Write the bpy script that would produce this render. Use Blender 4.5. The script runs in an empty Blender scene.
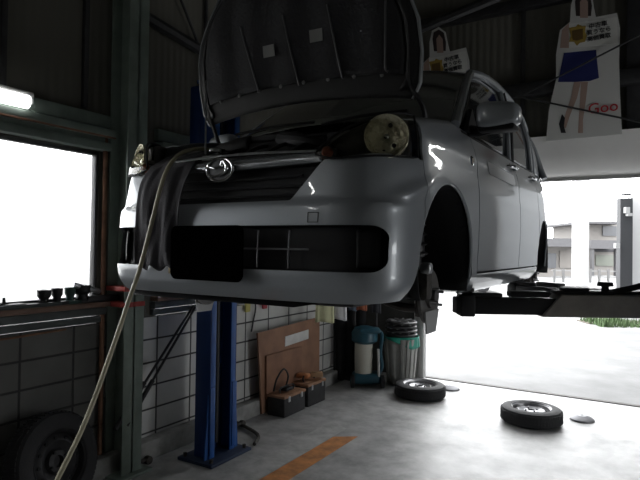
import bpy, bmesh, math, random
from mathutils import Vector, Matrix
random.seed(4)
PI = math.pi
C = bpy.context.scene.collection
F = 550.0
CAMR = Matrix(((0.85744266, -0.00412161, -0.51456302), (0.51439011, -0.02026385, 0.85731685), (0.01396056, 0.99978617, 0.01525498)))
CAM = Vector((0, 0, 1.6))
def ray(u, v):
    return CAMR @ Vector((u - 320, 240 - v, F))
def hit(u, v, ax, val):            # point of the place seen at (u, v) on the plane axis = val
    d = ray(u, v); return CAM + d * ((val - CAM[ax]) / d[ax])
def at(u, v, depth):
    return CAM + ray(u, v) * (depth / F)

# ------------------------------------------------------------------ materials
_m = {}
def mat(name, col, rough=.6, metal=0., var=0., vscale=6., bump=0., bscale=40., coat=0., emit=None, es=1., spec=.5, col2=None, stretch=None):
    if name in _m: return _m[name]
    m = bpy.data.materials.new(name); m.use_nodes = True; nt = m.node_tree; b = nt.nodes['Principled BSDF']
    c = (*col, 1)
    b.inputs['Base Color'].default_value = c; b.inputs['Roughness'].default_value = rough; b.inputs['Metallic'].default_value = metal
    b.inputs['Coat Weight'].default_value = coat; b.inputs['Coat Roughness'].default_value = .04; b.inputs['Specular IOR Level'].default_value = spec
    tc = nt.nodes.new('ShaderNodeTexCoord')
    vec = tc.outputs['Object']
    if stretch:
        mp = nt.nodes.new('ShaderNodeMapping'); mp.inputs['Scale'].default_value = stretch; nt.links.new(vec, mp.inputs['Vector']); vec = mp.outputs['Vector']
    if var or col2:
        n = nt.nodes.new('ShaderNodeTexNoise'); n.inputs['Scale'].default_value = vscale; n.inputs['Detail'].default_value = 6; n.inputs['Roughness'].default_value = .6
        nt.links.new(vec, n.inputs['Vector'])
        r = nt.nodes.new('ShaderNodeValToRGB'); r.color_ramp.elements[0].position = .32; r.color_ramp.elements[1].position = .68
        if col2: a, e = col, col2
        else: a = [x * (1 - var) for x in col]; e = [min(1, x * (1 + var)) for x in col]
        r.color_ramp.elements[0].color = (*a, 1); r.color_ramp.elements[1].color = (*e, 1)
        nt.links.new(n.outputs['Fac'], r.inputs['Fac']); nt.links.new(r.outputs['Color'], b.inputs['Base Color'])
    if bump:
        n2 = nt.nodes.new('ShaderNodeTexNoise'); n2.inputs['Scale'].default_value = bscale; n2.inputs['Detail'].default_value = 4
        nt.links.new(vec, n2.inputs['Vector'])
        bp = nt.nodes.new('ShaderNodeBump'); bp.inputs['Strength'].default_value = bump; bp.inputs['Distance'].default_value = .01
        nt.links.new(n2.outputs['Fac'], bp.inputs['Height']); nt.links.new(bp.outputs['Normal'], b.inputs['Normal'])
    if emit:
        b.inputs['Emission Color'].default_value = (*emit, 1); b.inputs['Emission Strength'].default_value = es
    _m[name] = m; return m

def block_mat(c0=(.40, .40, .385), c1=(.60, .60, .58)):
    m = bpy.data.materials.new('block_wall'); m.use_nodes = True; nt = m.node_tree; b = nt.nodes['Principled BSDF']
    g = nt.nodes.new('ShaderNodeNewGeometry'); sx = nt.nodes.new('ShaderNodeSeparateXYZ'); nt.links.new(g.outputs['Position'], sx.inputs[0])
    def mth(op, a, bb):
        n = nt.nodes.new('ShaderNodeMath'); n.operation = op
        for i, x in enumerate((a, bb)):
            if x is None: continue
            if isinstance(x, (int, float)): n.inputs[i].default_value = x
            else: nt.links.new(x, n.inputs[i])
        return n.outputs[0]
    def joint(coord, off, per, w):
        f = mth('FRACT', mth('DIVIDE', mth('SUBTRACT', coord, off), per), None)
        d = mth('MULTIPLY', mth('MINIMUM', f, mth('SUBTRACT', 1, f)), per)
        n = nt.nodes.new('ShaderNodeMapRange'); n.inputs['From Min'].default_value = w * .5; n.inputs['From Max'].default_value = w
        nt.links.new(d, n.inputs['Value']); return n.outputs[0]
    j = mth('MULTIPLY', joint(sx.outputs['Y'], 3.047 - .365 * 20, .365, .010), joint(sx.outputs['Z'], 1.06 - .1785 * 10, .1785, .009))
    no = nt.nodes.new('ShaderNodeTexNoise'); no.inputs['Scale'].default_value = 2.2; no.inputs['Detail'].default_value = 8; nt.links.new(g.outputs['Position'], no.inputs['Vector'])
    r = nt.nodes.new('ShaderNodeValToRGB'); r.color_ramp.elements[0].position = .3; r.color_ramp.elements[1].position = .7
    r.color_ramp.elements[0].color = (*c0, 1); r.color_ramp.elements[1].color = (*c1, 1)
    nt.links.new(no.outputs['Fac'], r.inputs['Fac'])
    mx = nt.nodes.new('ShaderNodeMix'); mx.data_type = 'RGBA'; mx.inputs['A'].default_value = (.05, .05, .05, 1)
    nt.links.new(j, mx.inputs['Factor']); nt.links.new(r.outputs['Color'], mx.inputs['B']); nt.links.new(mx.outputs['Result'], b.inputs['Base Color'])
    bp = nt.nodes.new('ShaderNodeBump'); bp.inputs['Distance'].default_value = .006; nt.links.new(j, bp.inputs['Height']); nt.links.new(bp.outputs['Normal'], b.inputs['Normal'])
    b.inputs['Roughness'].default_value = .85
    return m

def floor_mat():
    m = bpy.data.materials.new('workshop_concrete'); m.use_nodes = True; nt = m.node_tree; b = nt.nodes['Principled BSDF']
    g = nt.nodes.new('ShaderNodeNewGeometry')
    def noise(s, d=8):
        n = nt.nodes.new('ShaderNodeTexNoise'); n.inputs['Scale'].default_value = s; n.inputs['Detail'].default_value = d; n.inputs['Roughness'].default_value = .65
        nt.links.new(g.outputs['Position'], n.inputs['Vector']); return n.outputs['Fac']
    r = nt.nodes.new('ShaderNodeValToRGB'); r.color_ramp.elements[0].position = .34; r.color_ramp.elements[1].position = .66
    r.color_ramp.elements[0].color = (.27, .27, .265, 1); r.color_ramp.elements[1].color = (.50, .50, .495, 1)
    nt.links.new(noise(5.0, 12), r.inputs['Fac'])
    r2 = nt.nodes.new('ShaderNodeValToRGB'); r2.color_ramp.elements[0].position = .30; r2.color_ramp.elements[1].position = .46
    r2.color_ramp.elements[0].color = (.5, .5, .5, 1); r2.color_ramp.elements[1].color = (1, 1, 1, 1)
    nt.links.new(noise(1.1, 10), r2.inputs['Fac'])
    mx = nt.nodes.new('ShaderNodeMix'); mx.data_type = 'RGBA'; mx.blend_type = 'MULTIPLY'; mx.inputs['Factor'].default_value = 1
    nt.links.new(r.outputs['Color'], mx.inputs['A']); nt.links.new(r2.outputs['Color'], mx.inputs['B']); nt.links.new(mx.outputs['Result'], b.inputs['Base Color'])
    rr = nt.nodes.new('ShaderNodeMapRange'); rr.inputs['To Min'].default_value = .28; rr.inputs['To Max'].default_value = .6; nt.links.new(noise(3.5), rr.inputs['Value']); nt.links.new(rr.outputs[0], b.inputs['Roughness'])
    bp = nt.nodes.new('ShaderNodeBump'); bp.inputs['Strength'].default_value = .25; bp.inputs['Distance'].default_value = .004; nt.links.new(noise(30), bp.inputs['Height']); nt.links.new(bp.outputs['Normal'], b.inputs['Normal'])
    return m

def panel_mat(name, c, c2, period, axis):
    """corrugated sheet: ribs as bump along one axis, colour almost even"""
    m = bpy.data.materials.new(name); m.use_nodes = True; nt = m.node_tree; b = nt.nodes['Principled BSDF']
    g = nt.nodes.new('ShaderNodeNewGeometry'); w = nt.nodes.new('ShaderNodeTexWave'); w.bands_direction = axis; w.inputs['Scale'].default_value = .31831 / period * 10 / 10 * 3.0
    nt.links.new(g.outputs['Position'], w.inputs['Vector'])
    bp = nt.nodes.new('ShaderNodeBump'); bp.inputs['Strength'].default_value = .35; bp.inputs['Distance'].default_value = .01
    nt.links.new(w.outputs['Fac'], bp.inputs['Height']); nt.links.new(bp.outputs['Normal'], b.inputs['Normal'])
    n = nt.nodes.new('ShaderNodeTexNoise'); n.inputs['Scale'].default_value = 1.2; nt.links.new(g.outputs['Position'], n.inputs['Vector'])
    r = nt.nodes.new('ShaderNodeValToRGB'); r.color_ramp.elements[0].color = (*c, 1); r.color_ramp.elements[1].color = (*c2, 1)
    nt.links.new(n.outputs['Fac'], r.inputs['Fac']); nt.links.new(r.outputs['Color'], b.inputs['Base Color']); b.inputs['Roughness'].default_value = .75
    return m

def glass_mat(name, col=(1, 1, 1), amount=.92):
    m = bpy.data.materials.new(name); m.use_nodes = True; nt = m.node_tree; nt.nodes.clear()
    o = nt.nodes.new('ShaderNodeOutputMaterial'); t = nt.nodes.new('ShaderNodeBsdfTransparent'); t.inputs[0].default_value = (*[x * amount for x in col], 1)
    g = nt.nodes.new('ShaderNodeBsdfGlossy'); g.inputs['Roughness'].default_value = .03
    fr = nt.nodes.new('ShaderNodeFresnel'); fr.inputs[0].default_value = 1.45
    mx = nt.nodes.new('ShaderNodeMixShader'); nt.links.new(fr.outputs[0], mx.inputs[0]); nt.links.new(t.outputs[0], mx.inputs[1]); nt.links.new(g.outputs[0], mx.inputs[2]); nt.links.new(mx.outputs[0], o.inputs[0])
    return m

PAINT = mat('silver_paint', (.285, .305, .325), .36, .35, coat=.8, var=.03, vscale=200)
BLACKP = mat('black_plastic', (.008, .008, .009), .6, spec=.25)
SATIN = mat('satin_black', (.014, .014, .016), .45, spec=.4)
DARK = mat('dark_metal', (.03, .03, .032), .5, .3, var=.3, vscale=12)
DIRTY = mat('dirty_metal', (.06, .055, .05), .6, .6, var=.5, vscale=25)
RUBBER = mat('tyre_rubber', (.018, .018, .02), .75, bump=.2, bscale=120)
CHROME = mat('chrome', (.75, .76, .78), .12, 1.)
STEEL = mat('bright_steel', (.55, .56, .58), .3, .9, var=.2, vscale=30)
GLASS_DK = mat('car_glass', (.012, .014, .016), .05, coat=.5)
GREEN = mat('green_grey_paint', (.20, .245, .215), .5, var=.18, vscale=5)
RUST = mat('rusty_edge', (.22, .11, .065), .7, var=.35, vscale=9)
BLUE = mat('blue_enamel', (.008, .035, .15), .42, var=.15, vscale=4)
BLUE_L = mat('blue_enamel_worn', (.018, .08, .28), .4, var=.2, vscale=6)
GREYP = mat('grey_plastic', (.20, .21, .20), .5, var=.1)
WHITE = mat('white_paint', (.75, .75, .74), .5)
CONC = mat('concrete_curb', (.26, .26, .25), .85, var=.3, vscale=7, bump=.3)

# ------------------------------------------------------------------ mesh helpers
def sub(bm, geom, smooth=False):
    return geom
class MB:
    def __init__(s): s.bm = bmesh.new()
    def box(s, c, size, rot=None, bev=.0, seg=2):
        t = bmesh.new(); bmesh.ops.create_cube(t, size=1)
        bmesh.ops.scale(t, vec=Vector(size), verts=t.verts)
        if bev: bmesh.ops.bevel(t, geom=t.edges[:], offset=min(bev, min(size) * .45), segments=seg, affect='EDGES', profile=.5)
        M = Matrix.Translation(Vector(c)) @ (rot.to_4x4() if rot else Matrix.Identity(4))
        bmesh.ops.transform(t, matrix=M, verts=t.verts); s.merge(t); return s
    def merge(s, t):
        me = bpy.data.meshes.new('tmp'); t.to_mesh(me); t.free(); s.bm.from_mesh(me); bpy.data.meshes.remove(me)
    def cyl(s, p0, p1, r, r2=None, seg=20, bev=0):
        p0 = Vector(p0); p1 = Vector(p1); d = p1 - p0; r2 = r if r2 is None else r2
        t = bmesh.new(); bmesh.ops.create_cone(t, cap_ends=True, segments=seg, radius1=r, radius2=r2, depth=d.length)
        if bev:
            es = [e for e in t.edges if any(len(f.verts) > 4 for f in e.link_faces)]
            bmesh.ops.bevel(t, geom=es, offset=bev, segments=2, affect='EDGES', profile=.5)
        bmesh.ops.transform(t, matrix=Matrix.Translation((p0 + p1) / 2) @ d.to_track_quat('Z', 'Y').to_matrix().to_4x4(), verts=t.verts)
        s.merge(t); return s
    def tube(s, pts, r, seg=10, smooth_n=6, closed=False):
        pts = [Vector(p) for p in pts]
        if smooth_n > 1: pts = cr(pts, smooth_n, closed)
        n = len(pts); rings = []; up = Vector((0, 0, 1))
        prev = None
        for i, p in enumerate(pts):
            if closed: d = pts[(i + 1) % n] - pts[i - 1]
            else: d = pts[min(i + 1, n - 1)] - pts[max(i - 1, 0)]
            d.normalize()
            a = (prev - d * prev.dot(d)) if prev is not None else (up.cross(d) if abs(d.z) < .95 else Vector((1, 0, 0)).cross(d))
            a.normalize(); prev = a; b = d.cross(a)
            rr = r(i / max(1, n - 1)) if callable(r) else r
            rings.append([s.bm.verts.new(p + (a * math.cos(k * 2 * PI / seg) + b * math.sin(k * 2 * PI / seg)) * rr) for k in range(seg)])
        m = n if closed else n - 1
        for i in range(m):
            A, B = rings[i], rings[(i + 1) % n]
            for k in range(seg): s.bm.faces.new((A[k], A[(k + 1) % seg], B[(k + 1) % seg], B[k]))
        if not closed:
            s.bm.faces.new(rings[0][::-1]); s.bm.faces.new(rings[-1])
        return s
    def grid(s, fn, nu, nv):
        V = [[s.bm.verts.new(Vector(fn(i / nu, j / nv))) for j in range(nv + 1)] for i in range(nu + 1)]
        for i in range(nu):
            for j in range(nv):
                s.bm.faces.new((V[i][j], V[i + 1][j], V[i + 1][j + 1], V[i][j + 1]))
        return s
    def prism(s, pts, d):
        """closed outline pts (3D) pushed along d"""
        d = Vector(d); A = [s.bm.verts.new(Vector(p)) for p in pts]; B = [s.bm.verts.new(Vector(p) + d) for p in pts]; n = len(pts)
        f1 = s.bm.faces.new(A); f2 = s.bm.faces.new(B[::-1])
        for i in range(n): s.bm.faces.new((A[i], B[i], B[(i + 1) % n], A[(i + 1) % n]))
        return s
    def lathe(s, prof, o, axis=(0, 0, 1), seg=40, closed=False):
        q = Vector(axis).to_track_quat('Z', 'Y').to_matrix(); o = Vector(o); rings = []
        for r, z in prof:
            rings.append([s.bm.verts.new(o + q @ Vector((r * math.cos(k * 2 * PI / seg), r * math.sin(k * 2 * PI / seg), z))) for k in range(seg)])
        m = len(prof) if closed else len(prof) - 1
        for i in range(m):
            A, B = rings[i], rings[(i + 1) % len(prof)]
            for k in range(seg): s.bm.faces.new((A[k], A[(k + 1) % seg], B[(k + 1) % seg], B[k]))
        return s
    def build(s, name, m, parent=None, smooth=True, angle=35, solid=0., loc=None, bevel=0., offset=-1, weld=0):
        if weld: bmesh.ops.remove_doubles(s.bm, verts=s.bm.verts, dist=weld)
        bmesh.ops.recalc_face_normals(s.bm, faces=s.bm.faces)
        me = bpy.data.meshes.new(name); s.bm.to_mesh(me); s.bm.free()
        if smooth: me.shade_smooth(); me.set_sharp_from_angle(angle=math.radians(angle))
        me.materials.append(m); o = bpy.data.objects.new(name, me); C.objects.link(o)
        if loc: o.location = loc
        if parent: o.parent = parent
        if solid:
            md = o.modifiers.new('s', 'SOLIDIFY'); md.thickness = solid; md.offset = offset
        if bevel:
            md = o.modifiers.new('b', 'BEVEL'); md.width = bevel; md.segments = 2; md.limit_method = 'ANGLE'
        return o

def cr(pts, n, closed=False):
    out = []; L = len(pts); m = L if closed else L - 1
    for i in range(m):
        g = (lambda k: pts[k % L]) if closed else (lambda k: pts[max(0, min(L - 1, k))])
        p0, p1, p2, p3 = g(i - 1), g(i), g(i + 1), g(i + 2)
        for k in range(n):
            t = k / n
            out.append(.5 * ((2 * p1) + (p2 - p0) * t + (2 * p0 - 5 * p1 + 4 * p2 - p3) * t * t + (3 * p1 - p0 - 3 * p2 + p3) * t ** 3))
    if not closed: out.append(pts[-1])
    return out
def interp(tab, x):
    if x <= tab[0][0]: return tab[0][1]
    for (a, b), (c, d) in zip(tab, tab[1:]):
        if x <= c: return b + (d - b) * (x - a) / (c - a)
    return tab[-1][1]
def sstep(a, b, x):
    t = max(0, min(1, (x - a) / (b - a))); return t * t * (3 - 2 * t)

def boolcut(o, cutter):
    md = o.modifiers.new('c', 'BOOLEAN'); md.operation = 'DIFFERENCE'; md.object = cutter; md.solver = 'EXACT'
def bake(o):
    """apply all modifiers"""
    dg = bpy.context.evaluated_depsgraph_get(); dg.update()
    me = bpy.data.meshes.new_from_object(o.evaluated_get(dg)); old = o.data; o.modifiers.clear(); o.data = me
    me.shade_smooth(); me.set_sharp_from_angle(angle=math.radians(30))
def kill(o):
    me = o.data; bpy.data.objects.remove(o); bpy.data.meshes.remove(me)

def tag(o, label=None, cat=None, group=None, kind=None):
    if label: o['label'] = label
    if cat: o['category'] = cat
    if group: o['group'] = group
    if kind: o['kind'] = kind
    return o
def empty(name, loc=(0, 0, 0), rz=0.):
    o = bpy.data.objects.new(name, None); C.objects.link(o); o.location = loc; o.rotation_euler = (0, 0, rz); o.empty_display_size = .1
    return o
def struct(name, mb, m, **k):
    return tag(mb.build(name, m, **k), kind='structure')
def kids(o): return [x for x in C.objects if x.parent == o]
def copy_tree(o, parent=None):
    ch = kids(o); c = o.copy(); C.objects.link(c); c.parent = parent
    for x in ch: copy_tree(x, c)
    return c
def text_mesh(name, s, m, M, size, parent, ext=.0015, bold=0., align='CENTER'):
    cu = bpy.data.curves.new('t', 'FONT'); cu.body = s; cu.size = size; cu.extrude = ext; cu.align_x = align; cu.align_y = 'CENTER'; cu.offset = bold; cu.resolution_u = 3
    t = bpy.data.objects.new('t', cu); C.objects.link(t); bpy.context.view_layer.update()
    me = bpy.data.meshes.new_from_object(t.evaluated_get(bpy.context.evaluated_depsgraph_get())); bpy.data.objects.remove(t)
    me.transform(M); me.name = name; me.materials.clear(); me.materials.append(m)
    o = bpy.data.objects.new(name, me); C.objects.link(o); o.parent = parent; return o

# ================================================================== THE CAR
O = Vector((-1.46, 1.63, 1.234))
car = empty('car', O)
tag(car, 'silver grey five-door hatchback raised on the lift with open bonnet and wheels removed', 'car')
HALF = cr([Vector((x, y, 0)) for x, y in ((-.1, 0), (0, 0), (.15, 0), (.3, .002), (.45, .010), (.56, .028), (.635, .065), (.685, .13), (.712, .22), (.722, .33), (.729, .5), (.734, .8), (.737, 1.3), (.738, 2.0), (.736, 2.6), (.734, 3.0), (.728, 3.2), (.715, 3.34), (.685, 3.42), (.6, 3.47), (.4, 3.495), (.15, 3.50), (0, 3.50))], 8)[8:]
ARC = [0.]
for a, b in zip(HALF, HALF[1:]): ARC.append(ARC[-1] + (b - a).length)
def plan(t):
    lo = 0
    t = max(0, min(ARC[-1] - 1e-6, t))
    import bisect
    i = bisect.bisect_right(ARC, t) - 1; f = (t - ARC[i]) / (ARC[i + 1] - ARC[i])
    p = HALF[i].lerp(HALF[i + 1], f); d = (HALF[min(i + 2, len(HALF) - 1)] - HALF[max(0, i - 1)]).normalized()
    return p, Vector((d.y, -d.x, 0))      # outward normal
def t_of_y(y):                             # on the flank
    for i in range(len(HALF) - 1):
        if HALF[i].y <= y < HALF[i + 1].y and HALF[i].x > .5: return ARC[i] + (y - HALF[i].y) / (HALF[i + 1].y - HALF[i].y) * (ARC[i + 1] - ARC[i])
def t_of_x(x):                             # on the front
    for i in range(len(HALF) - 1):
        if HALF[i].x <= x < HALF[i + 1].x: return ARC[i] + (x - HALF[i].x) / (HALF[i + 1].x - HALF[i].x) * (ARC[i + 1] - ARC[i])
FR = [(.16, .055), (.19, .03), (.22, .010), (.27, .0), (.36, .0), (.44, .006), (.50, .012), (.525, .016), (.54, .030), (.58, .036), (.64, .046), (.70, .058), (.74, .08)]
SD = [(.14, .09), (.17, .055), (.20, .03), (.235, .014), (.25, .010), (.30, .010), (.42, .003), (.54, .0), (.66, .003), (.74, .012), (.80, .014), (.86, .028), (.92, .05), (1.0, .075)]
def inset(y, z):
    w = sstep(.08, .42, y); wb = 0
    return interp(FR, z) * (1 - w) + interp(SD, z) * w
def surf(t, z, extra=0., side=1):
    p, n = plan(t); q = p - n * (inset(p.y, z) + extra)
    # raised crease from the lamp down the corner
    c = math.exp(-((p.y - .30) / .16) ** 2) * math.exp(-((z - .585 - (p.y - .3) * .3) / .03) ** 2) * .016 if p.x > .5 else 0
    q += n * c
    return Vector((q.x * side, q.y, z))

ZL = [(0, .71), (.35, .72), (.6, .95), (.85, .985), (1.0, .94), (2.0, .955), (3.0, .975), (3.3, .975)]
def ztop_f(y): return interp([(.33, .86), (.5, .905), (.7, .94), (.85, .965), (1.10, .965)], y)
def belt(y): return interp([(.8, .925), (1.2, .93), (2., .95), (2.7, .965), (3.1, .985), (3.4, .99)], y)
def zbot(y): return interp([(0, .175), (.3, .185), (.4, .19), (1.0, .235), (3.0, .235), (3.2, .22), (3.4, .22)], y)

def bump_top(t):      # upper edge of the bumper skin, following grille and lamp
    p, n = plan(t)
    if p.y > .34: return .705
    if p.x < .335: return .535
    if p.x < .46: return .535 + (p.x - .335) / .125 * .147
    return .682 + (p.x - .46) / .26 * .028
# --- cutters for arches and openings
def arch_cut(y, z, r, x0, x1):
    mb = MB(); mb.cyl((x0, y, z), (x1, y, z), r, seg=72)
    mb.box(((x0 + x1) / 2, y, z - .3), (abs(x1 - x0), r * 2 * .985, .6))
    return mb.build('cut', DARK, smooth=False)
def arch2(y, z, r, x0, x1):
    """one prism: half circle going straight down"""
    pts = [(x0, y + r * math.cos(a), z + r * 1.02 * math.sin(a)) for a in [PI * k / 40 for k in range(41)]] + [(x0, y - r * .985 - (.33 if r > .32 else .05), z - .5), (x0, y + r * .985, z - .5)]
    return MB().prism(pts, (x1 - x0, 0, 0)).build('cut', DARK, smooth=False)
def place(o):  # cutters live in car space
    o.location = O; return o
cuts_f = [place(arch2(.66, .31, .335, s * .50, s * .9)) for s in (1, -1)]
cuts_r = [place(arch2(3.08, .31, .305, s * .50, s * .9)) for s in (1, -1)]
def rrect(x0, x1, z0, z1, r, y, n=6):
    pts = []
    for cx, cz, a0 in ((x1 - r, z1 - r, 0), (x0 + r, z1 - r, PI / 2), (x0 + r, z0 + r, PI), (x1 - r, z0 + r, 1.5 * PI)):
        for k in range(n + 1): a = a0 + PI / 2 * k / n; pts.append((cx + r * math.cos(a), y, cz + r * math.sin(a)))
    return pts
lower = place(MB().prism(rrect(-.686, .686, .285, .448, .045, -.1), (0, .6, 0)).build('cut', DARK, smooth=False))
fogc = []
bpy.context.view_layer.update()
PAR = Matrix.Translation(O)

# bumper (one mesh, both halves)
tb1 = t_of_y(.36)
def bumper_fn(a, b):
    T = (a - .5) * 2 * tb1; s = 1 if T >= 0 else -1; t = abs(T)
    z0 = zbot(plan(t)[0].y); z1 = bump_top(t)
    return surf(t, z0 + (z1 - z0) * b, side=s)
bumper = MB().grid(bumper_fn, 200, 44).build('front_bumper', PAINT, car, solid=.012, offset=0)
for c in cuts_f + [lower]: boolcut(bumper, c)
bake(bumper)
MB().grid(lambda a, b: (lambda p: (p[0] , p[1] + .004 + b * .05, p[2] - .004))(surf(abs((a - .5) * 2 * tb1 * .98), zbot(plan(abs((a - .5) * 2 * tb1 * .98))[0].y), side=1 if a > .5 else -1)), 80, 2).build('lip_spoiler', BLACKP, bumper, solid=.02)
# square tow-hook cover: thin seam outline on the bumper
q = MB()
tx = t_of_x(.335)
sq = [surf(t_of_x(x) , z) + Vector((0, -.008, 0)) for x, z in ((.425, .458), (.465, .458), (.465, .492), (.425, .492))]
q.tube(sq, .0016, 6, 1, closed=True); q.build('tow_hook_cover', BLACKP, bumper)

# fenders
def fender(s):
    t0, t1 = t_of_y(.366), t_of_y(1.085)
    def fn(a, b):
        t = t0 + (t1 - t0) * a; y = plan(t)[0].y; zt = ztop_f(y) - .03; z0 = .24 if y > .5 else .715
        z0 = .2
        if b < 1.5: return surf(t, z0 + (zt - z0) * b, side=s)
    def top(a, k):
        t = t0 + (t1 - t0) * a; y = plan(t)[0].y; zt = ztop_f(y) - .03
        if k < .6: g = k / .6 * PI / 2; return surf(t, zt + .03 * math.sin(g), .03 * (1 - math.cos(g)), side=s)
        p = surf(t, zt + .03, .03, side=s); w = (k - .6) / .4; p.x = s * (abs(p.x) + (.585 - abs(p.x)) * w); p.z += .004 * math.sin(w * PI); return p
    o = MB().grid(fn, 60, 44).build('front_fender', PAINT, car, solid=.01, offset=0)
    boolcut(o, cuts_f[0 if s > 0 else 1]); bake(o)
    MB().grid(top, 60, 16).build('fender_top', PAINT, o, solid=.006, offset=0)
    c = surf(t_of_y(1.0), .795, side=s)
    mk = MB().lathe([(0, .006), (.018, .005), (.026, 0), (.026, -.004)], c + Vector((s * .004, 0, 0)), (s, 0, 0), 20)
    for v in mk.bm.verts: v.co.y = c.y + (v.co.y - c.y) * 1.25
    mk.build('side_marker', CHROME, o)
    MB().lathe([(0, .010), (.012, .009), (.017, .004)], c + Vector((s * .004, 0, 0)), (s, 0, 0), 16).build('marker_lens', mat('clear_lens', (.5, .45, .4), .1, coat=1), o)
    return o
fl, frr = fender(1), fender(-1)

def side_panel(name, y0, y1, s, zt_fn=None, cut=None, zb=.245):
    t0, t1 = t_of_y(y0), t_of_y(y1)
    def fn(a, b):
        t = t0 + (t1 - t0) * a; y = plan(t)[0].y; z1 = (zt_fn or belt)(y); p = surf(t, zb + (z1 - zb) * b, side=s)
        g = math.exp(-((p.z - .30) / .05) ** 2) * .010 * sstep(.38, .30, p.z)
        p.x -= s * 0; return p
    o = MB().grid(fn, 40, 40).build(name, PAINT, car, solid=.01, offset=0)
    if cut is not None: boolcut(o, cut)
    bake(o); return o
HB = mat('handle_bright', (.5, .51, .53), .2, .9)
def handle(y, z, s, par):
    c = surf(t_of_y(y), z, side=s)
    MB().tube([c + Vector((s * .002, -.085, 0)), c + Vector((s * .032, -.06, .002)), c + Vector((s * .036, 0, .004)), c + Vector((s * .032, .06, .002)), c + Vector((s * .002, .085, 0))], .011, 8, 4).build('door_handle', HB, par)
    MB().lathe([(0, .002), (.03, .002), (.034, 0)], c + Vector((s * .004, 0, 0)), (s, 0, 0), 20).build('handle_recess', SATIN, par)
for s in (1, -1):
    fd = side_panel('front_door', 1.095, 2.075, s, zb=.262); handle(1.93, .885, s, fd)
    rd = side_panel('rear_door', 2.085, 2.80, s, zb=.262, cut=cuts_r[0 if s > 0 else 1]); handle(2.66, .90, s, rd)
    if s > 0:
        # grey masking patch added over the near front door, not part of the car
        p0 = [surf(t_of_y(y), z) + Vector((.007, 0, 0)) for y, z in ((1.46, .80), (1.86, .805), (1.86, .745), (1.46, .74))]
        pts = rrect(1.30, 1.95, .772, .838, .02, 0)
        st = MB(); st.prism([(surf(t_of_y(a), c_).x + .006, a, c_) for a, _, c_ in pts], (.004, 0, 0)); st.build('masking_patch', mat('masking_grey', (.72, .73, .74), .6), fd)
    # quarter panel round to the tail
    ta, tb = t_of_y(2.81), ARC[-1]
    zf = lambda y: belt(y)
    def qf(a, b, s=s):
        t = ta + (tb - ta) * a; y = plan(t)[0].y; z0 = .22; return surf(t, z0 + (belt(y) - z0) * b, side=s)
    qp = MB().grid(qf, 70, 30).build('rear_quarter', PAINT, car, solid=.01, offset=0); boolcut(qp, cuts_r[0 if s > 0 else 1]); bake(qp)
    # sill with rolled lower edge
    def sf(a, b, s=s):
        y = .99 + (2.80 - .99) * a; z = .155 + .095 * b; p = surf(t_of_y(y), z, side=s); p.x += s * .004 * math.sin(b * PI); return p
    MB().grid(sf, 30, 10).build('side_sill', PAINT, car, solid=.012)
    # arch lips
    for (yc, r, cz) in ((.66, .335, .31), (3.08, .305, .31)):
        pts = []
        for k in range(25):
            a = PI * (1.0 - k / 24.); y = yc + (r - .002) * math.cos(a); z = cz + (r * 1.02 - .002) * math.sin(a)
            t = t_of_y(y) if y > .07 else 0
            pts.append(surf(t, z, side=s) + Vector((-s * .003, 0, 0)))
        pts = [surf(t_of_y(yc - r * .985 - (.066 if r > .32 else .01)), cz - .1, side=s) + Vector((-s * .003, 0, 0))] + pts + [surf(t_of_y(yc + r * .985), cz - .07, side=s) + Vector((-s * .003, 0, 0))]
        MB().tube(pts, .0065, 8, 1).build('arch_lip', PAINT, car)
        # wheel well liner
        w = MB()
        w.grid(lambda a, b: (s * (.715 - .42 * b), yc + (r + .004) * math.cos(PI * (1.13 - 1.26 * a)), cz + (r + .004) * 1.02 * math.sin(PI * (1.13 - 1.26 * a))), 30, 4)
        w.prism([(s * .30, yc + (r + .01) * math.cos(PI * (1.1 - 1.2 * k / 20)), cz + (r + .01) * math.sin(PI * (1.1 - 1.2 * k / 20))) for k in range(21)], (-s * .01, 0, 0))
        w.build('wheel_well_liner', BLACKP, car, solid=.004)

# inner body so that gaps read dark, and underbody
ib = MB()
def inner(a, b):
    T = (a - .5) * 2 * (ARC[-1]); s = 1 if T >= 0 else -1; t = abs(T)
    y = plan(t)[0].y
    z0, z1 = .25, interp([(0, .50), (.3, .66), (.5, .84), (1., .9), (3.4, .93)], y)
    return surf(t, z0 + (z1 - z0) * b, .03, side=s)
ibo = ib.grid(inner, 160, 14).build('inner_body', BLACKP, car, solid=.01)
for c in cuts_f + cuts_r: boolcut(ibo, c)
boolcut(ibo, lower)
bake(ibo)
ub = MB()
ub.box((0, 2.02, .215), (1.30, 1.50, .06), bev=.02)
ub.box((0, 3.08, .24), (.58, .60, .06), bev=.02)
ub.box((0, .28, .175), (1.16, .42, .03), bev=.012)
ub.box((0, .75, .20), (.56, .60, .08), bev=.02)
ub.box((0, 1.10, .22), (1.2, .18, .05), bev=.02)
ub.build('underbody', SATIN, car)
mm = MB()
mm.prism([(-.50, -.01 + .05, .150), (.35, .04, .150), (.52, .06, .185), (.56, .10, .19), (-.56, .10, .185)], (0, .28, 0))
mm.box((-.1, .5, .135), (.5, .3, .05), bev=.02); mm.box((.38, .45, .15), (.12, .35, .03), bev=.01)
mm.build('undertray', BLACKP, car)
ex = MB(); ex.tube([(-.12, .9, .16), (-.1, 1.6, .17), (.05, 2.2, .17), (.15, 2.7, .18)], .024, 12, 6); ex.cyl((.15, 2.65, .19), (.15, 3.1, .2), .075, seg=20, bev=.02); ex.build('exhaust_pipe', DIRTY, car)
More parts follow.
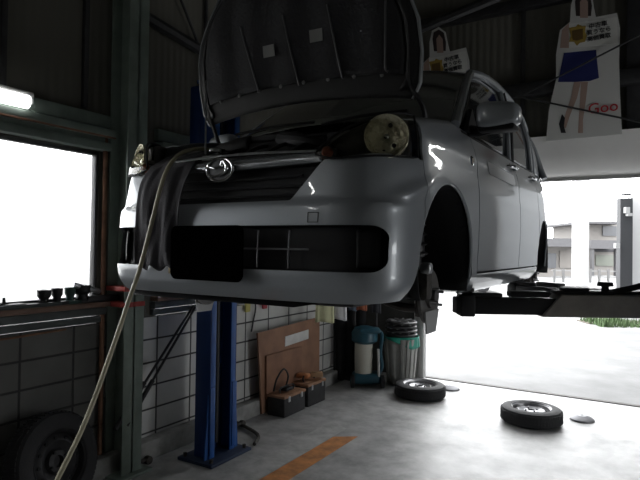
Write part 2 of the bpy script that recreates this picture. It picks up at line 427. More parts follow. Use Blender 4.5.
# suspension drooping in the empty arches
for s in (1, -1):
    for yc, fr_ in ((.66, 1), (3.08, 0)):
        zc = .165
        h = MB()
        h.lathe([(0, .03), (.03, .03), (.032, .012), (.05, .012), (.052, 0), (.118, 0), (.118, -.014), (.052, -.014)], (s * .645, yc, zc), (s, 0, 0), 36)
        hub = h.build('brake_disc', mat('worn_disc_steel', (.16, .155, .15), .45, .8, var=.2) if fr_ else DIRTY, car)
        for k in range(4):
            a = k * PI / 2 + .5; c = Vector((s * .657, yc + .04 * math.cos(a), zc + .04 * math.sin(a)))
            MB().cyl(c, c + Vector((s * .035, 0, 0)), .006, seg=8).build('wheel_stud', STEEL, hub)
        if fr_:
            MB().box((s * .64, yc - .085, zc + .055), (.075, .07, .13), bev=.02).build('brake_caliper', DIRTY, car)
            MB().box((s * .665, yc - .105, zc + .125), (.05, .045, .05), bev=.015).build('caliper_bolt_cover', STEEL, car)
        st = MB(); st.cyl((s * .58, yc + .01, zc + .06), (s * .53, yc + .04, .60), .028, seg=16); st.cyl((s * .555, yc + .02, .33), (s * .53, yc + .04, .62), .055, seg=18, bev=.01)
        for k in range(6): st.lathe([(.058, -.008), (.070, 0), (.058, .008)], (s * (.555 - .004 * k), yc + .02, .35 + .042 * k), (0, 0, 1), 20)
        st.build('suspension_strut', SATIN, car)
        ar = MB(); ar.tube([(s * .62, yc, zc - .05), (s * .5, yc + .02, zc - .055), (s * .3, yc + .08, .16)], .02, 8, 5); ar.cyl((s * .60, yc, zc - .09), (s * .60, yc, zc - .02), .022, seg=12)
        ar.tube([(s * .62, yc + .02, zc), (s * .2, yc + .1, .19)], .016, 8, 1)
        ar.build('control_arm', DIRTY, car)
        if fr_: MB().prism([(s * .655, yc - .06, zc - .155), (s * .655, yc + .05, zc - .155), (s * .655, yc + .09, zc - .06), (s * .655, yc - .08, zc - .06)], (-s * .006, 0, 0)).build('splash_shield', mat('galvanised', (.4, .4, .4), .5, .6), car)

# upper grille, silver bar, badge
MB().grid(lambda a, b: surf(abs((a - .5) * 2 * t_of_x(.45)), .50 + .19 * b, .05, side=1 if a > .5 else -1), 60, 8).build('upper_grille', BLACKP, car, solid=.01)
gb = MB()
for z in (.565, .60, .635):
    gb.tube([surf(abs(x) if True else 0, z, .03, side=1 if x >= 0 else -1) for x in [(-.36 + .72 * k / 20) for k in range(21)]], .006, 6, 1)
gb.build('grille_slats', SATIN, car)
barp = mat('silver_trim', (.42, .44, .46), .25, .8, coat=.4)
def barfn(a, b):
    X = -.46 + .92 * a; p = surf(t_of_x(abs(X)) if abs(X) > 1e-4 else 0, .665 + (.048 - .012 * (abs(X) / .46) ** 2) * b, side=1 if X >= 0 else -1)
    p.y -= .014 * math.sin(b * PI) * (1 - (abs(X) / .46) ** 4) + .004; p.z += .012 * (abs(X) / .46) ** 2; return p
bar = MB().grid(barfn, 60, 8).build('grille_bar', barp, car, solid=.01)
bc = surf(0, .672) + Vector((0, -.026, 0))
bg = MB(); ring = [(bc.x + .066 * math.cos(a), bc.y, bc.z + .046 * math.sin(a)) for a in [2 * PI * k / 28 for k in range(28)]]
bg.tube(ring, .0065, 8, 1, closed=True)
badge = bg.build('badge', CHROME, bar)
bd = MB()
bd.tube([(bc.x - .052, bc.y - .002, bc.z - .022), (bc.x - .012, bc.y - .003, bc.z - .026), (bc.x + .028, bc.y - .003, bc.z - .012), (bc.x + .036, bc.y - .003, bc.z + .012), (bc.x + .018, bc.y - .002, bc.z + .034), (bc.x + .006, bc.y - .002, bc.z + .012), (bc.x - .02, bc.y - .002, bc.z + .006), (bc.x - .054, bc.y - .002, bc.z + .014)], lambda t: .0035 + .004 * math.sin(t * PI), 8, 5)
bd.build('badge_emblem', CHROME, badge)
MB().lathe([(0, .004), (.060, .003), (.062, 0)], (bc.x, bc.y + .004, bc.z), (0, -1, 0), 30).build('badge_back', SATIN, badge).scale = (1, 1, 1)
for v in kids(badge)[-1].data.vertices: v.co.z = bc.z + (v.co.z - bc.z) * .70

# lower grille
lg = MB().grid(lambda a, b: surf(abs((a - .5) * 2 * t_of_x(.69)), .27 + .19 * b, .052, side=1 if a > .5 else -1), 90, 8).build('lower_grille', BLACKP, car, solid=.01)
gm = mat('grille_bar_grey', (.20, .20, .21), .4, .5)
MB().tube([surf(t_of_x(x), .362, .018) for x in (.02, .1, .2, .3, .42)], .004, 6, 1).build('grille_crossbar', gm, lg)
for x in (.195, .335):
    MB().tube([surf(t_of_x(x), z, .022) for z in (.292, .36, .43)], .003, 6, 1).build('grille_upright', gm, lg)
for s in (1, -1):
    fg = MB().grid(lambda a, b: surf(t_of_x(.655 - .0) * 0 + t_of_x(.60) + (t_of_x(.68) - t_of_x(.60)) * a, .30 + .135 * b, .03, side=s), 8, 8).build('fog_lamp_blank', BLACKP, lg, solid=.008)
# number plate, plain black
np_ = MB().prism(rrect(-.190, .176, .236, .448, .03, -.045), (0, .008, 0)).build('number_plate', mat('plate_black', (.0008, .0008, .0008), 1.0, spec=0.0), car)
MB().box((0, -.012, .34), (.2, .03, .06), bev=.005).build('plate_bracket', SATIN, np_)
MB().box((-.212, -.012, .27), (.02, .03, .03), bev=.004).build('plate_clip', mat('amber_clip', (.25, .18, .08), .6), car)

# headlights
def lamp(s):
    lo = cr([Vector(p) for p in ((.435, .040, .700), (.50, .050, .684), (.58, .075, .688), (.645, .125, .694), (.685, .21, .70), (.705, .335, .712))], 6)
    up = cr([Vector(p) for p in ((.435, .046, .712), (.485, .085, .772), (.55, .14, .822), (.61, .20, .856), (.655, .27, .874), (.683, .345, .878))], 6)
    n = len(lo) - 1
    def pick(L, a): x = a * n; i = min(int(x), n - 1); return L[i].lerp(L[i + 1], x - i)
    def fn(a, b, off=0., sh=0.):
        l, u = pick(lo, a), pick(up, a); p = l.lerp(u, b)
        nrm = Vector((.55 + .3 * a, -1 + .45 * a, .35)).normalized()
        p += nrm * (.022 * math.sin(b * PI) * (.3 + .7 * math.sin(min(1, a + .12) * PI * .95)) - off)
        return (p.x * s, p.y, p.z)
    hs = MB().grid(lambda a, b: fn(a, b, .035 + .085 * math.sin(b * PI) * math.sin(min(1, a * 1.05) * PI)), 24, 12)
    root = hs.build('headlight', mat('lamp_housing', (.035, .033, .03), .35, .2), car, solid=.004)
    # reflector bowl
    cx = Vector(fn(.66, .46, .012)); ax = Vector((s * .45, -1, .1)).normalized()
    MB().lathe([(.014, -.040), (.035, -.036), (.056, -.026), (.072, -.010), (.078, .004), (.081, .004), (.081, -.02)], cx - ax * .004, ax, 32).build('reflector', mat('warm_reflector', (.90, .86, .66), .22, .7, bump=1.0, bscale=70), root)
    for dx_, dz_ in ((-.040, -.035), (-.010, -.050), (.030, -.030), (.015, .045)):
        MB().lathe([(0, .004), (.007, .003), (.009, -.004)], cx - ax * .028 + Vector((s * dx_, 0, dz_)), ax, 12).build('reflector_mark', BLACKP, root)
    MB().lathe([(0, .02), (.010, .017), (.014, 0), (.014, -.04)], cx - ax * .03, ax, 16).build('bulb_shield', CHROME, root)
    ax2 = Vector((s * .3, -1, .1)).normalized(); c2 = Vector(fn(.13, .38, .012))
    MB().lathe([(0, .006), (.012, .004), (.02, -.006), (.022, -.02)], c2, ax2, 18).build('indicator_bulb', mat('amber_lens', (.28, .07, .03), .3, coat=.3), root)
    g = glass_mat('lamp_lens_glass', (.93, .92, .86), .93) if 'lens' not in _m else _m['lens']; _m['lens'] = g
    MB().grid(lambda a, b: fn(a, b, -.002), 30, 14).build('lens_cover', g, root)
    # rim gasket
    rim = [Vector(fn(k / 24, 0, -.001)) for k in range(25)] + [Vector(fn(1, k / 6, -.001)) for k in range(1, 7)] + [Vector(fn(1 - k / 24, 1, -.001)) for k in range(1, 25)]
    MB().tube(rim, .0045, 6, 1, closed=True).build('lamp_gasket', BLACKP, root)
    # bright side wall strip of the outer end of the lamp
    return root
lampL = lamp(1); lampR = lamp(-1)
# engine bay
eb = MB()
eb.box((0, .13, .712), (1.0, .10, .03), bev=.008)
eb.box((0, .45, .55), (1.12, .60, .06), bev=.01)
eb.build('radiator_support', SATIN, car)
MB().tube([(-.44, .085, .722), (-.2, .055, .728), (0, .05, .73), (.2, .055, .728), (.42, .085, .722)], .005, 6, 5).build('bonnet_seal', STEEL, car)
en = MB(); en.box((-.05, .42, .73), (.5, .3, .20), bev=.03); en.box((.02, .40, .845), (.34, .22, .03), bev=.012)
en.cyl((-.25, .32, .80), (-.05, .30, .82), .045, seg=18, bev=.01); en.tube([(.1, .3, .83), (.25, .25, .80), (.38, .3, .76)], .03, 10, 5)
en.build('engine', BLACKP, car)
MB().box((.40, .42, .76), (.20, .16, .18), bev=.01).build('battery', SATIN, car)
MB().box((-.42, .45, .76), (.18, .2, .16), bev=.03).build('coolant_tank', mat('tank_plastic', (.10, .10, .09), .4), car)
MB().cyl((-.20, .22, .765), (-.20, .22, .80), .028, seg=18, bev=.005).build('radiator_cap', STEEL, car)
MB().box((-.14, .12, .737), (.05, .05, .024), bev=.006).build('bonnet_latch', STEEL, car)
hz = MB()
for k in range(7):
    x = -.35 + .12 * k; hz.tube([(x, .14, .735), (x + .03, .25 + .05 * random.random(), .80), (x + .10, .38, .79)], .009, 6, 4)
hz.build('engine_hoses', BLACKP, car)
MB().grid(lambda a, b: ((a - .5) * 1.22, .62 + .10 * b - .03 * math.cos((a - .5) * PI), .80 + .13 * b), 20, 3).build('bulkhead', SATIN, car, solid=.01)
cw = MB().grid(lambda a, b: ((a - .5) * 1.28, .66 + .16 * b + .10 * (2 * (a - .5)) ** 2 * 1.0, .925 + .045 * b - .01 * (2 * (a - .5)) ** 2), 24, 4).build('cowl_panel', BLACKP, car, solid=.01)
for x0, x1 in ((-.5, .0), (.05, .5)):
    MB().tube([(x0, .72, .985), ((x0 + x1) / 2, .71, 1.0), (x1, .735, 1.005)], .008, 6, 4).build('wiper', BLACKP, cw)

# greenhouse
wb = cr([Vector(p) for p in ((-.66, .90, .965), (-.5, .80, .975), (-.25, .74, .985), (0, .72, .99), (.25, .74, .985), (.5, .80, .975), (.66, .90, .965))], 6)
wt = cr([Vector(p) for p in ((-.545, 1.56, 1.395), (-.4, 1.49, 1.42), (-.2, 1.45, 1.435), (0, 1.44, 1.44), (.2, 1.45, 1.435), (.4, 1.49, 1.42), (.545, 1.56, 1.395))], 6)
def wfn(a, b):
    n = len(wb) - 1; i = min(int(a * n), n - 1); f = a * n - i; p = wb[i].lerp(wb[i + 1], f).lerp(wt[i].lerp(wt[i + 1], f), b)
    p.z += .03 * math.sin(b * PI); p.y -= .02 * math.sin(b * PI); return p
MB().grid(wfn, 36, 12).build('windscreen', mat('windscreen_reflection_grey', (.085, .09, .08), .12, coat=.6), car, solid=.006)  # grey base colour stands in for the ceiling reflected in the glass
rail = [Vector(p) for p in ((.55, 1.56, 1.40), (.565, 1.8, 1.44), (.575, 2.1, 1.458), (.578, 2.5, 1.455), (.572, 2.9, 1.425), (.56, 3.15, 1.385), (.55, 3.27, 1.345))]
railc = cr(rail, 6)
def railp(y):
    for a, b in zip(railc, railc[1:]):
        if a.y <= y <= b.y: return a.lerp(b, (y - a.y) / max(1e-6, b.y - a.y))
    return railc[0] if y < railc[0].y else railc[-1]
def roof(a, b):
    r = railc[0].y + (railc[-1].y - railc[0].y) * b; R_ = railp(r); X = (a - .5) * 2
    yf = r - (.12 * (1 - X * X) if b < .001 else .12 * (1 - X * X) * (1 - b)); return (X * R_.x, yf, R_.z + .045 * (1 - X * X) ** .8)
MB().grid(roof, 24, 24).build('roof', PAINT, car, solid=.01)
MB().grid(lambda a, b: ((a - .5) * 2 * (.55 + .11 * b), 3.27 + .10 * b - .0 + .02 * math.sin(b * PI) + .06 * (1 - (2 * a - 1) ** 2) * .5, 1.345 - .355 * b + .03 * (1 - (2 * a - 1) ** 2) * (1 - b)), 16, 10).build('rear_window', GLASS_DK, car, solid=.008)
for s in (1, -1):
    low0 = lambda y: surf(t_of_y(min(3.3, max(.8, y))), belt(y), .006, side=s)
    def sg(a, b):   # side glass from A pillar to D pillar
        y0 = .93 + (3.28 - .93) * a; l = low0(y0); yr = 1.57 + (3.22 - 1.57) * a; r = railp(yr).copy(); r.x *= s
        p = l.lerp(r, b); p.x += s * .025 * math.sin(b * PI); p.x -= s * .012; return p
    MB().grid(sg, 40, 10).build('side_glass', GLASS_DK, car, solid=.004)
    def pil(name, pts, w, m):
        o = MB().tube(pts, w, 8, 6).build(name, m, car); return o
    A0 = low0(.88); 
    pil('windscreen_pillar', [Vector((s * .672, .90, .955)), Vector((s * .632, 1.12, 1.12)), Vector((s * .585, 1.38, 1.30)), Vector((s * .553, 1.56, 1.398))], .024, PAINT)
    pil('roof_rail', [Vector((s * r_.x, r_.y, r_.z + .002)) for r_ in rail] + [Vector((s * .60, 3.32, 1.24)), Vector((s * .65, 3.35, 1.08)), Vector((s * .69, 3.33, .98))], .026, PAINT)
    pil('belt_moulding', [low0(y) + Vector((s * .004, 0, .004)) for y in (.95, 1.3, 1.8, 2.3, 2.8, 3.2)], .009, BLACKP)
    b0 = low0(2.08); 
    for yy, m_, w_ in ((2.02, PAINT, .020), (2.10, BLACKP, .022), (2.86, PAINT, .020)):
        l = low0(yy); yr = 1.57 + (yy - .93) / (3.28 - .93) * (3.22 - 1.57); yr = yr * .5 + yy * .5; r = railp(yr).copy(); r.x *= s; mid = l.lerp(r, .5) + Vector((s * .018, 0, 0))
        pil('door_pillar', [l, mid, r], w_, m_)
    def qg(a, b, s=s):
        l = low0(2.98 + .32 * a); r = railp(2.95 + .30 * a).copy(); r.x *= s; p = l.lerp(r, b); p.x += s * (.012 + .02 * math.sin(b * PI)); return p
    MB().grid(qg, 8, 8).build('rear_pillar', PAINT, car, solid=.01)
    # black sail panel + mirror
    MB().prism([(s * .688, .98, .94), (s * .690, 1.20, .945), (s * .648, 1.20, 1.10)], (s * .02, 0, 0)).build('sail_panel', BLACKP, car)
    mr = MB()
    def mfn(a, b, s=s):
        th = (a - .0) * 2 * PI; ph = (b - .5) * PI
        ce = math.copysign(abs(math.cos(th)) ** .55, math.cos(th)); se = math.copysign(abs(math.sin(th)) ** .55, math.sin(th))
        x = .098 * math.copysign(abs(math.sin(ph)) ** .6, math.sin(ph)); rr = max(0, math.cos(ph)) ** .45
        zz = .063 * se * rr * (1 - .12 * (x / .098)); yy = .062 * ce * rr
        return (s * (.845 + x), 1.02 + yy + .10 * x * .6, 1.005 + zz - .02 * x)
    mirror = mr.grid(mfn, 28, 16).build('door_mirror', PAINT, car, weld=.0005)
    MB().tube([(s * .70, 1.07, .955), (s * .75, 1.05, .945), (s * .82, 1.03, .95)], lambda t: .030 - .008 * t, 10, 5).build('mirror_foot', BLACKP, mirror)
    MB().box((s * .84, 1.025, .943), (.17, .10, .03), bev=.012).build('mirror_base', BLACKP, mirror)
    MB().box((s * .845, 1.083, 1.005), (.16, .006, .10), bev=.002).build('mirror_glass', CHROME, mirror)

# open bonnet
HY, HZ, PH = .62, 1.03, math.radians(80.5)
hd = Vector((0, -math.cos(PH), math.sin(PH))); hn = Vector((0, -math.sin(PH), -math.cos(PH)))   # hn: toward the camera (underside)
def hw(v): return interp([(0, .61), (.06, .645), (.2, .66), (.34, .65), (.44, .615), (.54, .54), (.64, .44), (.74, .30), (.82, .0)], v)
def rear(x): return -.012 + .10 * (1 - (x / .65) ** 2) * .30 + .0
def hp(x, v, d=0.): 
    p = Vector((x * .975 - .03, HY, HZ)) + hd * v + hn * d; p.y += .03 * (x / .65) ** 2; return p
def hskin(a, b):
    v = .815 * b; w = hw(v); x = (a - .5) * 2 * w; vv = v + (.045 * (1 - (x / .66) ** 2)) * (1 - b); return hp(x, vv, -.02)
bonnet = MB().grid(hskin, 30, 36).build('bonnet', PAINT, car, solid=.006)
inn = MB().grid(lambda a, b: (lambda v: hp((a - .5) * 2 * (hw(v) - .004), v + .045 * (1 - (a * 2 - 1) ** 2) * (1 - b), .002 - .008 * (1 if v < .03 else 0)))(.81 * b), 30, 36).build('bonnet_inner_panel', mat('inner_panel_paint', (.011, .011, .012), .7), bonnet, solid=.003)
edge = [hp(s_ * hw(v), v, -.012) for s_, v in [(1, v_ * .734 / 30) for v_ in range(0, 31)]] 
for s in (1, -1):
    e = [hp(s * (hw(v) - .004), v, .002) for v in [k * .80 / 24 for k in range(25)]]
    MB().tube(e, .006, 6, 1).build('bonnet_rim', mat('rim_paint', (.26, .27, .28), .4, .4), bonnet)
    # inner ledge strip running inside the rim
    MB().grid(lambda a, b: hp(s * (hw(.70 * a) - .012 - .05 * b), .04 + .64 * a, .002 + .012 * b), 24, 3).build('bonnet_flange', SATIN, bonnet, solid=.003)
def hins(a, b):
    v = .10 + .66 * b; w = hw(v) - .075; w = max(w, .02); x = (a - .5) * 2 * w; vv = v + .04 * (1 - (x / .66) ** 2) * (1 - b)
    g = .018 + .008 * math.cos(x * 2 * PI / .23) ; return hp(x, vv, g)
ins = MB().grid(hins, 60, 20).build('insulation_pad', mat('insulation_felt', (.022, .022, .025), .9, bump=.4, bscale=80), bonnet, solid=.01)
ribm = mat('rib_edge', (.10, .10, .105), .35, .3)
for x0, x1 in ((-.29, -.21), (-.02, .04), (.23, .28), (.52, .50)):
    MB().tube([hp(x0, .46, .036), hp((x0 * .5 + x1 * .5), .30, .038), hp(x1, .15, .036), hp(x1 * 1.02, .125, .030)], .0045, 6, 5).build('bonnet_rib', ribm, ins)
lab = mat('label_paper', (.16, .16, .155), .7)
for (u, v) in ((-.12, .31), (.16, .335)):
    c = [hp(u - .035, v - .028, .036), hp(u + .035, v - .028, .036), hp(u + .035, v + .028, .036), hp(u - .035, v + .028, .036)]
    MB().prism(c, hn * .002).build('caution_label', lab, ins)
for k in range(8):
    x = -.48 + .137 * k; c = hp(x, .105 + .03 * (1 - (x / .6) ** 2), .030)
    MB().lathe([(0, .004), (.008, .003), (.010, 0)], c, hn, 12).build('pad_clip', mat('clip_grey', (.14, .14, .14), .4), ins)
for s in (1, -1):
    MB().tube([(s * .60, .70, .93), (s * .60, .66, 1.0), hp(s * .60, .06, .004), hp(s * .60, .16, .004)], .012, 6, 3).build('bonnet_hinge', SATIN, bonnet)
hk = MB().tube([hp(0, .66, .03), hp(0.02, .66, .06), hp(.02, .62, .06), hp(0, .62, .03)], .005, 6, 3).build('bonnet_striker', STEEL, bonnet)
MB().tube([(-.165, .12, .735), hp(-.585, .24, .02)], .004, 6, 1).build('prop_rod', STEEL, car)

for c in cuts_f + cuts_r + [lower]: kill(c)

# ================================================================== cloth over the wing, hose
cl = MB()
path = [Vector(p) for p in ((0, .26, .80), (0, .18, .785), (0, .10, .755), (0, .03, .71), (0, -.02, .64), (0, -.045, .55), (0, -.05, .45), (0, -.048, .36), (0, -.04, .275))]
pc = cr(path, 6)
def clothf(a, b):
    n = len(pc) - 1; i = min(int(b * n), n - 1); p = pc[i].lerp(pc[i + 1], b * n - i)
    x = -.415 + (.235 + .02 * sstep(.0, .5, b)) * a + .02 * (1 - b) ** 2
    x += .01 * math.sin(b * 9 + a * 3)
    wv = .007 * math.sin(a * 15 + 2 * math.sin(b * 4)) * (.3 + b) + .0015 * math.sin(a * 37 + b * 7) + .004 * math.sin(b * 13 + a * 9)
    pl = 0
    if x < -.45: pl = (HALF_Y(-x)) * (1 if b > .25 else b * 4)
    return O + Vector((x, p.y + pl + .012 + wv * min(1, b * 2), p.z + (.012 * math.sin(a * 17 + 1) if b > .9 else 0) + (wv if b < .4 else 0) + (-.01 if b < .1 else 0)))
def HALF_Y(x):
    t = t_of_x(min(x, .72)); return plan(t)[0].y
cloth = cl.grid(clothf, 70, 60).build('fender_cover', mat('charcoal_cloth', (.028, .026, .032), .85, bump=.3, bscale=150), solid=.003)
tag(cloth, 'dark charcoal cloth cover draped over the front corner of the silver car', 'cloth')
hp_ = [at(212, 150, 2.62), at(196, 149, 2.50), at(180, 154, 2.36), at(168, 168, 2.27), at(160, 190, 2.23), at(152, 222, 2.21), at(140, 268, 2.17), at(128, 303, 2.12), at(112, 350, 2.05), at(86, 420, 1.95), at(57, 480, 1.85), at(38, 515, 1.8), at(20, 560, 1.75), at(5, 640, 1.72), Vector((at(5, 640, 1.72).x + .1, at(5, 640, 1.72).y, .02)), Vector((at(5, 640, 1.72).x + .6, at(5, 640, 1.72).y - .1, .012))]
tag(MB().tube(hp_, .0085, 10, 8).build('air_hose', mat('cream_hose', (.42, .39, .27), .5)), 'long cream coloured hose hanging from the engine bay over the dark cloth', 'hose')

# ================================================================== THE ROOM
LX = -3.3; BY = 6.6; CZ = 5.4; RX = 4.6; NY = -4.2
BLOCK = block_mat()
fm = MB().box(((LX + RX) / 2, (NY + BY) / 2, -.1), (RX - LX + .4, BY - NY + .0, .2)); struct('floor', fm, floor_mat(), smooth=False)
# painted lines on the floor
def quad(pts, name, m, label):
    o = MB().prism(pts, (0, 0, .002)).build(name, m, smooth=False); tag(o, kind='structure'); return o
orange = mat('orange_floor_paint', (.50, .20, .055), .55, var=.35, vscale=9)
wline = mat('pale_floor_paint', (.42, .42, .41), .55, var=.25, vscale=8)
quad([(-2.30, 1.0, 0), (-2.13, 1.0, 0), (-2.13, 4.22, 0), (-2.30, 4.10, 0)], 'trim_1', orange, '')
quad([(-2.52, 1.0, .0), (-2.31, 1.0, .0), (-2.31, 4.35, .0), (-2.52, 4.45, .0)], 'trim_2', wline, '')
up_l = panel_mat('upper_left_sheet', (.09, .085, .07), (.12, .115, .095), .2, 'Y'); lightw = panel_mat('light_sheet', (.40, .40, .38), (.48, .48, .46), .2, 'Y')
up_b = panel_mat('upper_back_sheet', (.085, .082, .068), (.12, .115, .095), .25, 'X')
# left wall
W1 = (1.22, 2.25)          # window height range
win1 = (-3.4, 2.49); win2 = (3.02, 5.30)
w = MB()
w.box((LX - .1, (2.6 + BY) / 2, .53), (.2, BY - 2.6, 1.06)); struct('wall_left', w, BLOCK, smooth=False)
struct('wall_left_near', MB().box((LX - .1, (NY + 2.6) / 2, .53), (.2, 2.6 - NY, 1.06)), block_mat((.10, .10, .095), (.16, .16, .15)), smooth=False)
w = MB()
w.box((LX - .03, (NY + win1[0]) / 2, 1.66), (.06, win1[0] - NY, 1.2)); w.box((LX - .03, (win2[1] + BY) / 2, 1.66), (.06, BY - win2[1], 1.2)); w.box((LX - .03, (win1[1] + win2[0]) / 2, 1.66), (.06, win2[0] - win1[1], 1.2))
w.box((LX - .03, (NY + BY) / 2, (2.25 + CZ) / 2), (.06, BY - NY, CZ - 2.25)); struct('wall_left_upper', w, up_l, smooth=False)
# curb at the foot of the wall
struct('baseboard_left', MB().box((LX + .055, (NY + BY) / 2, .073), (.11, BY - NY, .146), bev=.012), CONC)
# window surrounds
def surround(n, y0, y1):
    t = MB(); L = y1 - y0; c = (y0 + y1) / 2
    t.box((LX + .02, c, 1.145), (.06, L + .1, .05), bev=.006); t.box((LX + .012, c, 1.09), (.045, L + .1, .045), bev=.006)
    struct('trim_%d' % n, t, mat('sill_grey_paint', (.09, .10, .10), .85, var=.2))
    struct('trim_%d' % (n + 1), MB().box((LX + .0, c, 1.195), (.17, L + .1, .035), bev=.006), mat('brown_sill', (.17, .10, .07), .6, var=.25, vscale=4))
    t = MB(); t.box((LX + .03, c, 2.285), (.08, L + .1, .055), bev=.006); t.box((LX + .05, c, 2.375), (.12, L + .1, .05), bev=.006); t.box((LX + .02, c, 2.335), (.04, L + .1, .05)); t.box((LX + .03, c, 2.46), (.05, L + .1, .09), bev=.008)
    struct('trim_%d' % (n + 2), t, GREEN)
    struct('trim_%d' % (n + 3), MB().box((LX + .105, c, 2.345), (.012, L + .1, .012), bev=.003), RUST)
    struct('window_%d' % (n // 4 + 1), MB().box((LX - .045, c, 1.735), (.008, L, 1.03)), glass_mat('window_glass'), smooth=False)
    fr_ = MB()
    for z in (1.235, 2.24): fr_.box((LX - .03, c, z), (.05, L, .03), bev=.004)
    for y in (y0 + .012, y1 - .012): fr_.box((LX - .03, y, 1.735), (.05, .024, 1.03), bev=.004)
    struct('window_%d_frame' % (n // 4 + 1), fr_, mat('aluminium_frame', (.12, .12, .12), .5, .6))
surround(3, *win1); surround(7, *win2)
# thin conduit under the sill
t = MB().tube([(LX + .012, -1, 1.035), (LX + .012, 1.9, 1.035), (LX + .012, 2.25, 1.045)], .007, 8, 1).build('wall_conduit', RUST)
tag(t, 'thin rusty conduit running along the block wall under the window sill', 'pipe')
t = MB().tube([(LX + .03, 2.515, 0.15), (LX + .03, 2.515, 2.4)], .016, 10, 1).build('drain_pipe', RUST)
tag(t, 'narrow rusty vertical pipe between the bright window and the green post', 'pipe')
# H post
po = MB(); px0, px1, py0, py1 = -3.285, -3.095, 2.56, 2.73
for X in (px0 + .006, px1 - .006): po.box((X, (py0 + py1) / 2, CZ / 2), (.012, py1 - py0, CZ), bev=.002)
po.box(((px0 + px1) / 2, (py0 + py1) / 2, CZ / 2), (px1 - px0, .012, CZ))
po.box(((px0 + px1) / 2, (py0 + py1) / 2, .01), (.30, .28, .02), bev=.004)
pr = po.build('steel_post', GREEN); tag(pr, 'green grey steel H-section post against the left wall beside the car', 'post')
redm = mat('red_band', (.42, .06, .05), .5)
for z in (1.30, 1.19):
    b = MB().box(((px0 + px1) / 2, (py0 + py1) / 2, z), (px1 - px0 + .01, py1 - py0 + .01, .035), bev=.004).build('red_strap', redm, pr)
# left wall uprights, braces above
def pipeobj(name, pts, r, m, label, cat='brace', seg=8, sm=1):
    return tag(MB().tube(pts, r, seg, sm).build(name, m), label, cat)
for i, y in enumerate((1.80, 2.352)):
    tag(MB().box((LX + .015, y, 3.95), (.035, .035, 2.85), bev=.004).build('wall_stud', DARK), ('dark vertical stud at the far left edge of the upper wall', 'dark vertical stud on the upper wall between the window and the green post')[i], 'stud')
pipeobj('wall_brace', [(LX + .05, 2.8, 3.32), (LX + .05, 3.75, 3.22)], .045, DARK, 'thick dark sloping brace on the pale upper wall behind the post')
pipeobj('brace_rod', [(LX + .06, 2.95, 3.9), (LX + .06, 3.5, 3.12)], .012, DARK, 'thin dark diagonal rod on the pale upper wall left of the open bonnet', 'rod')
pipeobj('wall_pipe', [(LX + .03, 3.50, 2.55), (LX + .03, 3.50, 5.2)], .016, DARK, 'thin dark vertical pipe beside the left edge of the open bonnet', 'pipe')
# back wall with the big opening
OX0, OX1 = -2.41, .12
w = MB(); w.box(((LX + OX0 - .14) / 2, BY + .1, 1.43), (OX0 - .14 - LX, .2, 2.87)); w.box(((OX1 + RX) / 2, BY + .1, 1.43), (RX - OX1, .2, 2.87))
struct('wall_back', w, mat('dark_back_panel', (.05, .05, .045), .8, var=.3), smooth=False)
struct('wall_back_upper', MB().box(((LX + RX) / 2, BY + .1, (2.87 + CZ) / 2), (RX - LX + .4, .2, CZ - 2.87)), up_b, smooth=False)
struct('trim_20', MB().box((OX0 - .035, BY - .0, 1.2), (.07, .10, 2.4), bev=.008).box((OX0 - .105, BY + .02, 1.2), (.06, .10, 2.4), bev=.008), mat('door_jamb', (.50, .50, .49), .45, .2))
sb = MB(); prof_ = [(.11, 2.43), (.0, 2.43)] + [(-.02 - .13 * math.sin(a_ * PI / 16), 2.65 - .22 * math.cos(a_ * PI / 16)) for a_ in range(0, 9)] + [(-.15, 2.87), (.11, 2.87)]
sb.prism([(OX0 - .14, BY + y_, z_) for y_, z_ in prof_], (OX1 - OX0 + .14, 0, 0))
struct('trim_21', sb, mat('shutter_box', (.82, .81, .79), .5, var=.05, vscale=2))
struct('trim_22', MB().box(((OX0 + OX1) / 2, BY + .02, 2.405), (OX1 - OX0, .06, .04), bev=.006), mat('shutter_bar', (.42, .42, .41), .4, .5))
struct('trim_23', MB().box(((OX0 + OX1) / 2, BY + .06, .003), (OX1 - OX0, .06, .01)), DIRTY)
# braces and studs on the upper back wall
for i, (u0, v0, u1, v1, lb) in enumerate(((523, 95, 640, 35, 'thin dark tie rod rising to the right across the tall poster'), (516, 96, 660, 126, 'thin dark tie rod sloping down to the right across the tall poster'))):
    pipeobj('tie_rod', [hit(u0, v0, 1, BY - .22), hit(u1, v1, 1, BY - .22)], .010, DARK, lb, 'rod')
pv = hit(523, 60, 1, BY - .02)
tag(MB().box((pv.x, BY - .02, 4.1), (.05, .04, 2.3), bev=.005).build('wall_stud', DARK), 'dark vertical stud on the upper back wall left of the tall poster', 'stud')
pv = hit(630, 60, 1, BY - .02)
tag(MB().box((pv.x + .05, BY - .03, 4.1), (.16, .06, 2.45), bev=.005).build('wall_stud', DARK), 'broad dark upright on the upper back wall right of the tall poster', 'stud')
t = MB().box((0.6, BY - .06, 4.42), (7.8, .12, .12), bev=.01).build('wall_girt', DARK); tag(t, 'dark horizontal steel rail along the upper back wall behind the posters', 'beam')
t = MB().box((-.6, BY - .08, 3.42), (5.4, .14, .16), bev=.02).build('wall_girt', DARK); tag(t, 'lower dark steel rail across the upper back wall behind the door mirror', 'beam')
